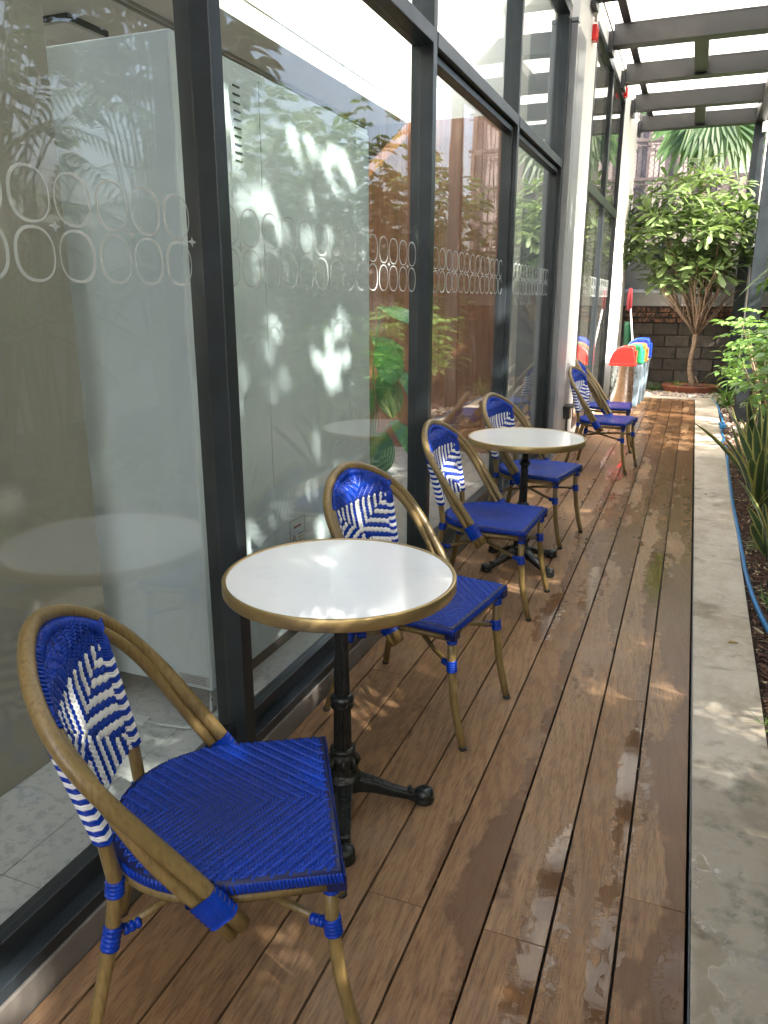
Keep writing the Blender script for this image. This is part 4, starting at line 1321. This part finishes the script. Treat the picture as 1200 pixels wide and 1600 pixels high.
shrub('leafy_shrub', 'low bright green shrub by the near post at the right edge', (1.0, 3.6, -.03), .4, .35, .3, 90, small, M['leafl'], (.06, .10), 60, seed=6)
shrub('leafy_tree', 'tall dark green foliage behind the far right post', (1.9, 13.0, -.03), .9, 2.4, 1.3, 420, smalld, M['leafd'], (.11, .18), 60, 'tree', seed=8)

for k, (x, y) in enumerate(((2.9, 12.9), (4.0, 12.4), (3.9, 10.2))):
    shrub('leafy_tree', 'tall green tree at the far end of the garden, ' + ['beside the sheet clad building', 'in the far corner', 'nearest of the three'][k], (x, y, -.03), 1.0, 2.6, 2.1, 420, smalld, M['leafd'], (.14, .22), 0, 'tree', 'trees at the far end of the garden', seed=60 + k)
# areca palms: seen in the glass, shading the deck
leaflet = [None]
def palm(label, loc, n, h, seed, fl=1.6):
    rr = random.Random(seed)
    o = thing('areca_palm', label, 'palm', loc, 0, 'palms in the garden bed')
    st = MB(); fr = MB()
    for k in range(n):
        a = k * 2.4 + rr.uniform(-.4, .4); b0 = V((rr.uniform(-.2, .2), rr.uniform(-.2, .2), 0))
        hh = h * rr.uniform(.35, 1.0); out = rr.uniform(.5, 1.0) * fl * .75
        dv = V((math.cos(a), math.sin(a), 0))
        top = b0 + dv * .15 + V((0, 0, hh * .8))
        pts = [top, top + dv * out * .35 + V((0, 0, .5)), top + dv * out * .75 + V((0, 0, .55)), top + dv * out * 1.2 + V((0, 0, .15))]
        st.tube([b0, (b0 + top) / 2 + dv * .02, top], [.022, .018, .014], 6)
        def bz(t): u = 1 - t; return pts[0]*u**3 + pts[1]*3*t*u*u + pts[2]*3*t*t*u + pts[3]*t**3
        fr.tube([bz(q / 7) for q in range(8)], [.010 - .001 * q for q in range(8)], 4)
        m = 26
        for q in range(2, m):
            t = q / m; p = bz(t); d = (bz(min(1, t + .02)) - p).normalized(); sd = d.cross(V((0, 0, 1))).normalized()
            L = .42 * math.sin(PI * (t * .8 + .12)) + .08
            for s in (-1, 1):
                e = (d * .55 + sd * s * .85 + V((0, 0, .12))).normalized(); w = sd.cross(e).normalized()
                wv = e.cross(V((0, 0, 1))).normalized() * .017
                m1 = p + e * L * .5 + V((0, 0, .01)); m2 = p + e * L + V((0, 0, -.10 * L / .4))
                i = len(fr.v)
                fr.v += [tuple(p), tuple(m1 - wv), tuple(m1 + wv), tuple(m2)]
                fr.face((i, i+1, i+2)); fr.face((i+1, i+3, i+2))
    st.build('stem', M['leafl'], o); x = fr.build('fronds', M['palm'], o); x['kind'] = 'stuff'
    return o
PALMS = [(1.7, -1.6, 2.6), (1.9, -.2, 2.9), (1.85, 1.0, 2.6), (2.1, 2.1, 3.0), (2.05, 3.3, 2.6), (2.1, 4.6, 2.9), (1.85, 6.0, 2.5), (3.2, .4, 3.4), (3.3, 2.6, 3.5), (3.4, 5.0, 3.4), (3.3, -2.0, 3.4), (1.9, -2.9, 2.8)]
for k, (x, y, h) in enumerate(PALMS):
    wh = ['at the near end of the front row', 'just behind the camera, front row', 'beside the nearest chair', 'opposite the nearest table', 'opposite the lone chair', 'opposite the second table', 'last of the front row',
          'back row, level with the nearest chair', 'back row, level with the lone chair', 'back row, level with the second table', 'back row, behind the camera', 'squeezed in at the near end']
    palm('areca palm on the garden side, ' + wh[k], (x, y, -.03), 16, h, 20 + k)
for k, (x, y, zc_, r_) in enumerate(((3.1, -4.2, 4.8, 1.5), (3.3, -1.7, 5.1, 1.6), (3.0, .7, 5.0, 1.6), (3.3, 3.0, 5.0, 1.5), (3.6, 5.2, 4.6, 1.2), (2.3, 6.4, 4.3, .85))):  # unseen crowns added to keep sun off deck, cabinets and white wall
    shrub('leafy_tree', 'broad leafy tree added out of view for shade, number from the near end: ' + ['first', 'second', 'third', 'fourth', 'fifth', 'sixth and smallest'][k], (x, y, -.03), r_, zc_, 2.1 if r_ > 1 else 1.2, 470 if r_ > 1 else 260, smalld, M['leafd'], (.16, .26), 0, 'tree', 'trees added out of view for shade', 40 + k)
tag(MB().box(4.65, 4.8, -8, 14.0, -.2, 2.3).build('garden_wall', M['render'], bevel=.01), 'grey garden wall behind the palms, out of frame', 'wall')

# fan palm hanging behind the last beam
fp = thing('fan_palm', 'fan palm with broad hanging leaves behind the last pergola beam', 'palm', (-.12, 15.0, 0))
MB().tube([(0, 0, -.2), (.02, 0, 2.5), (0, 0, 4.5)], [.09, .075, .07], 10).build('trunk', M['trunkd'], fp)
for k, (ang, tilt, dx, dy, dz, n) in enumerate(((-2.5, .2, -.12, -.25, 4.35, 13), (-.6, .2, .30, -.25, 4.3, 13), (-1.6, .4, .1, -.35, 4.45, 12), (.5, .3, .2, .2, 4.6, 12), (2.6, .2, -.3, .1, 4.7, 12))):
    mb = MB()
    c = V((dx, dy, dz))
    for q in range(n):
        a = ang + (q - n / 2) * .21 + R.uniform(-.05, .05); L = .85 * (1 - abs(q - n / 2) / n * .5)
        d = V((math.cos(a), -.15 - tilt * .3, math.sin(a) - .15)).normalized(); w = d.cross(V((0, -1, 0))).normalized()
        p0, p1, p2 = c, c + d * L * .6, c + d * L + V((0, 0, -.14))
        i = len(mb.v); ww = .085; p2 = p2 + V((R.uniform(-.05, .05), 0, -R.uniform(0, .22)))
        mb.v += [tuple(p0), tuple(p1 - w * ww), tuple(p1 + V((0, .03, 0))), tuple(p1 + w * ww), tuple(p2)]
        mb.face((i, i+1, i+2)); mb.face((i, i+2, i+3)); mb.face((i+1, i+4, i+2)); mb.face((i+2, i+4, i+3))
    mb.tube([V((0, 0, 4.4)), V((0, 0, 4.5)).lerp(c, .5) + V((0, 0, .1)), c], [.015, .012, .008], 6)
    mb.build('leaf', M['leafd'], fp)

# blue garden hose
hp = [(.36, 12.70), (.431, 11.9), (.445, 11.0), (.452, 10.1), (.42, 9.4), (.428, 8.9), (.40, 8.6), (.44, 8.3), (.425, 7.8), (.410, 6.9), (.402, 5.93), (.404, 4.95), (.406, 4.3), (.425, 3.9), (.462, 3.57), (.52, 3.2), (.62, 2.8), (.8, 2.4)]
hp3 = []
for i in range(len(hp) - 1):
    p0, p1, p2, p3 = (V((*hp[max(0, i-1)], 0)), V((*hp[i], 0)), V((*hp[i+1], 0)), V((*hp[min(len(hp)-1, i+2)], 0)))
    for q in range(8):
        t = q / 8
        p = .5 * ((2*p1) + (p2 - p0)*t + (2*p0 - 5*p1 + 4*p2 - p3)*t*t + (3*p1 - p0 - 3*p2 + p3)*t**3)
        hp3.append((p.x, p.y, .004 + .003 * math.sin(p.y * 5)))
tag(MB().tube(hp3, .0115, 10).build('garden_hose', M['hose']), 'blue garden hose lying along the concrete edging', 'hose')
tag(MB().tube([(.44 + .03 * math.sin(k * .9), 9.6 + .09 * math.cos(k * .7) + k * .012, .012 + .004 * (k % 3)) for k in range(30)], .011, 8).build('garden_hose', M['hose']), 'small tangled coil of blue hose in the garden bed', 'hose')

for k, (x, y, z, a_, q_) in enumerate(((.30, 3.4, .006, .3, 'concrete edging nearest the camera'), (.22, 6.2, .006, 1.9, 'middle of the concrete edging'), (-.06, 4.9, .001, 2.4, 'wet boards right of the second table'), (.33, 8.9, .006, .9, 'far part of the concrete edging'))):
    o = MB().tube([(-.022, 0, 0), (-.008, .003, .004), (.010, -.001, .003), (.024, .002, .001)], [.001, .010, .009, .0008], 8, flat=.12).build('dry_leaf', M['dry'], loc=(x, y, z))
    o.rotation_euler = (0, 0, a_); tag(o, 'small curled dry leaf on the ' + q_, 'leaf')
# fallen bits on the deck
mb = MB()
for _ in range(26):
    x, y = R.uniform(-1.1, .1), R.uniform(1.1, 6); s = R.uniform(.002, .0045); blob(mb, (x, y, .0005), s, s * .7, s * .6, R.random() * 3)
tag(mb.build('crumbs', M['dry']), 'tiny dry crumbs scattered over the deck boards', 'debris', kind='stuff')
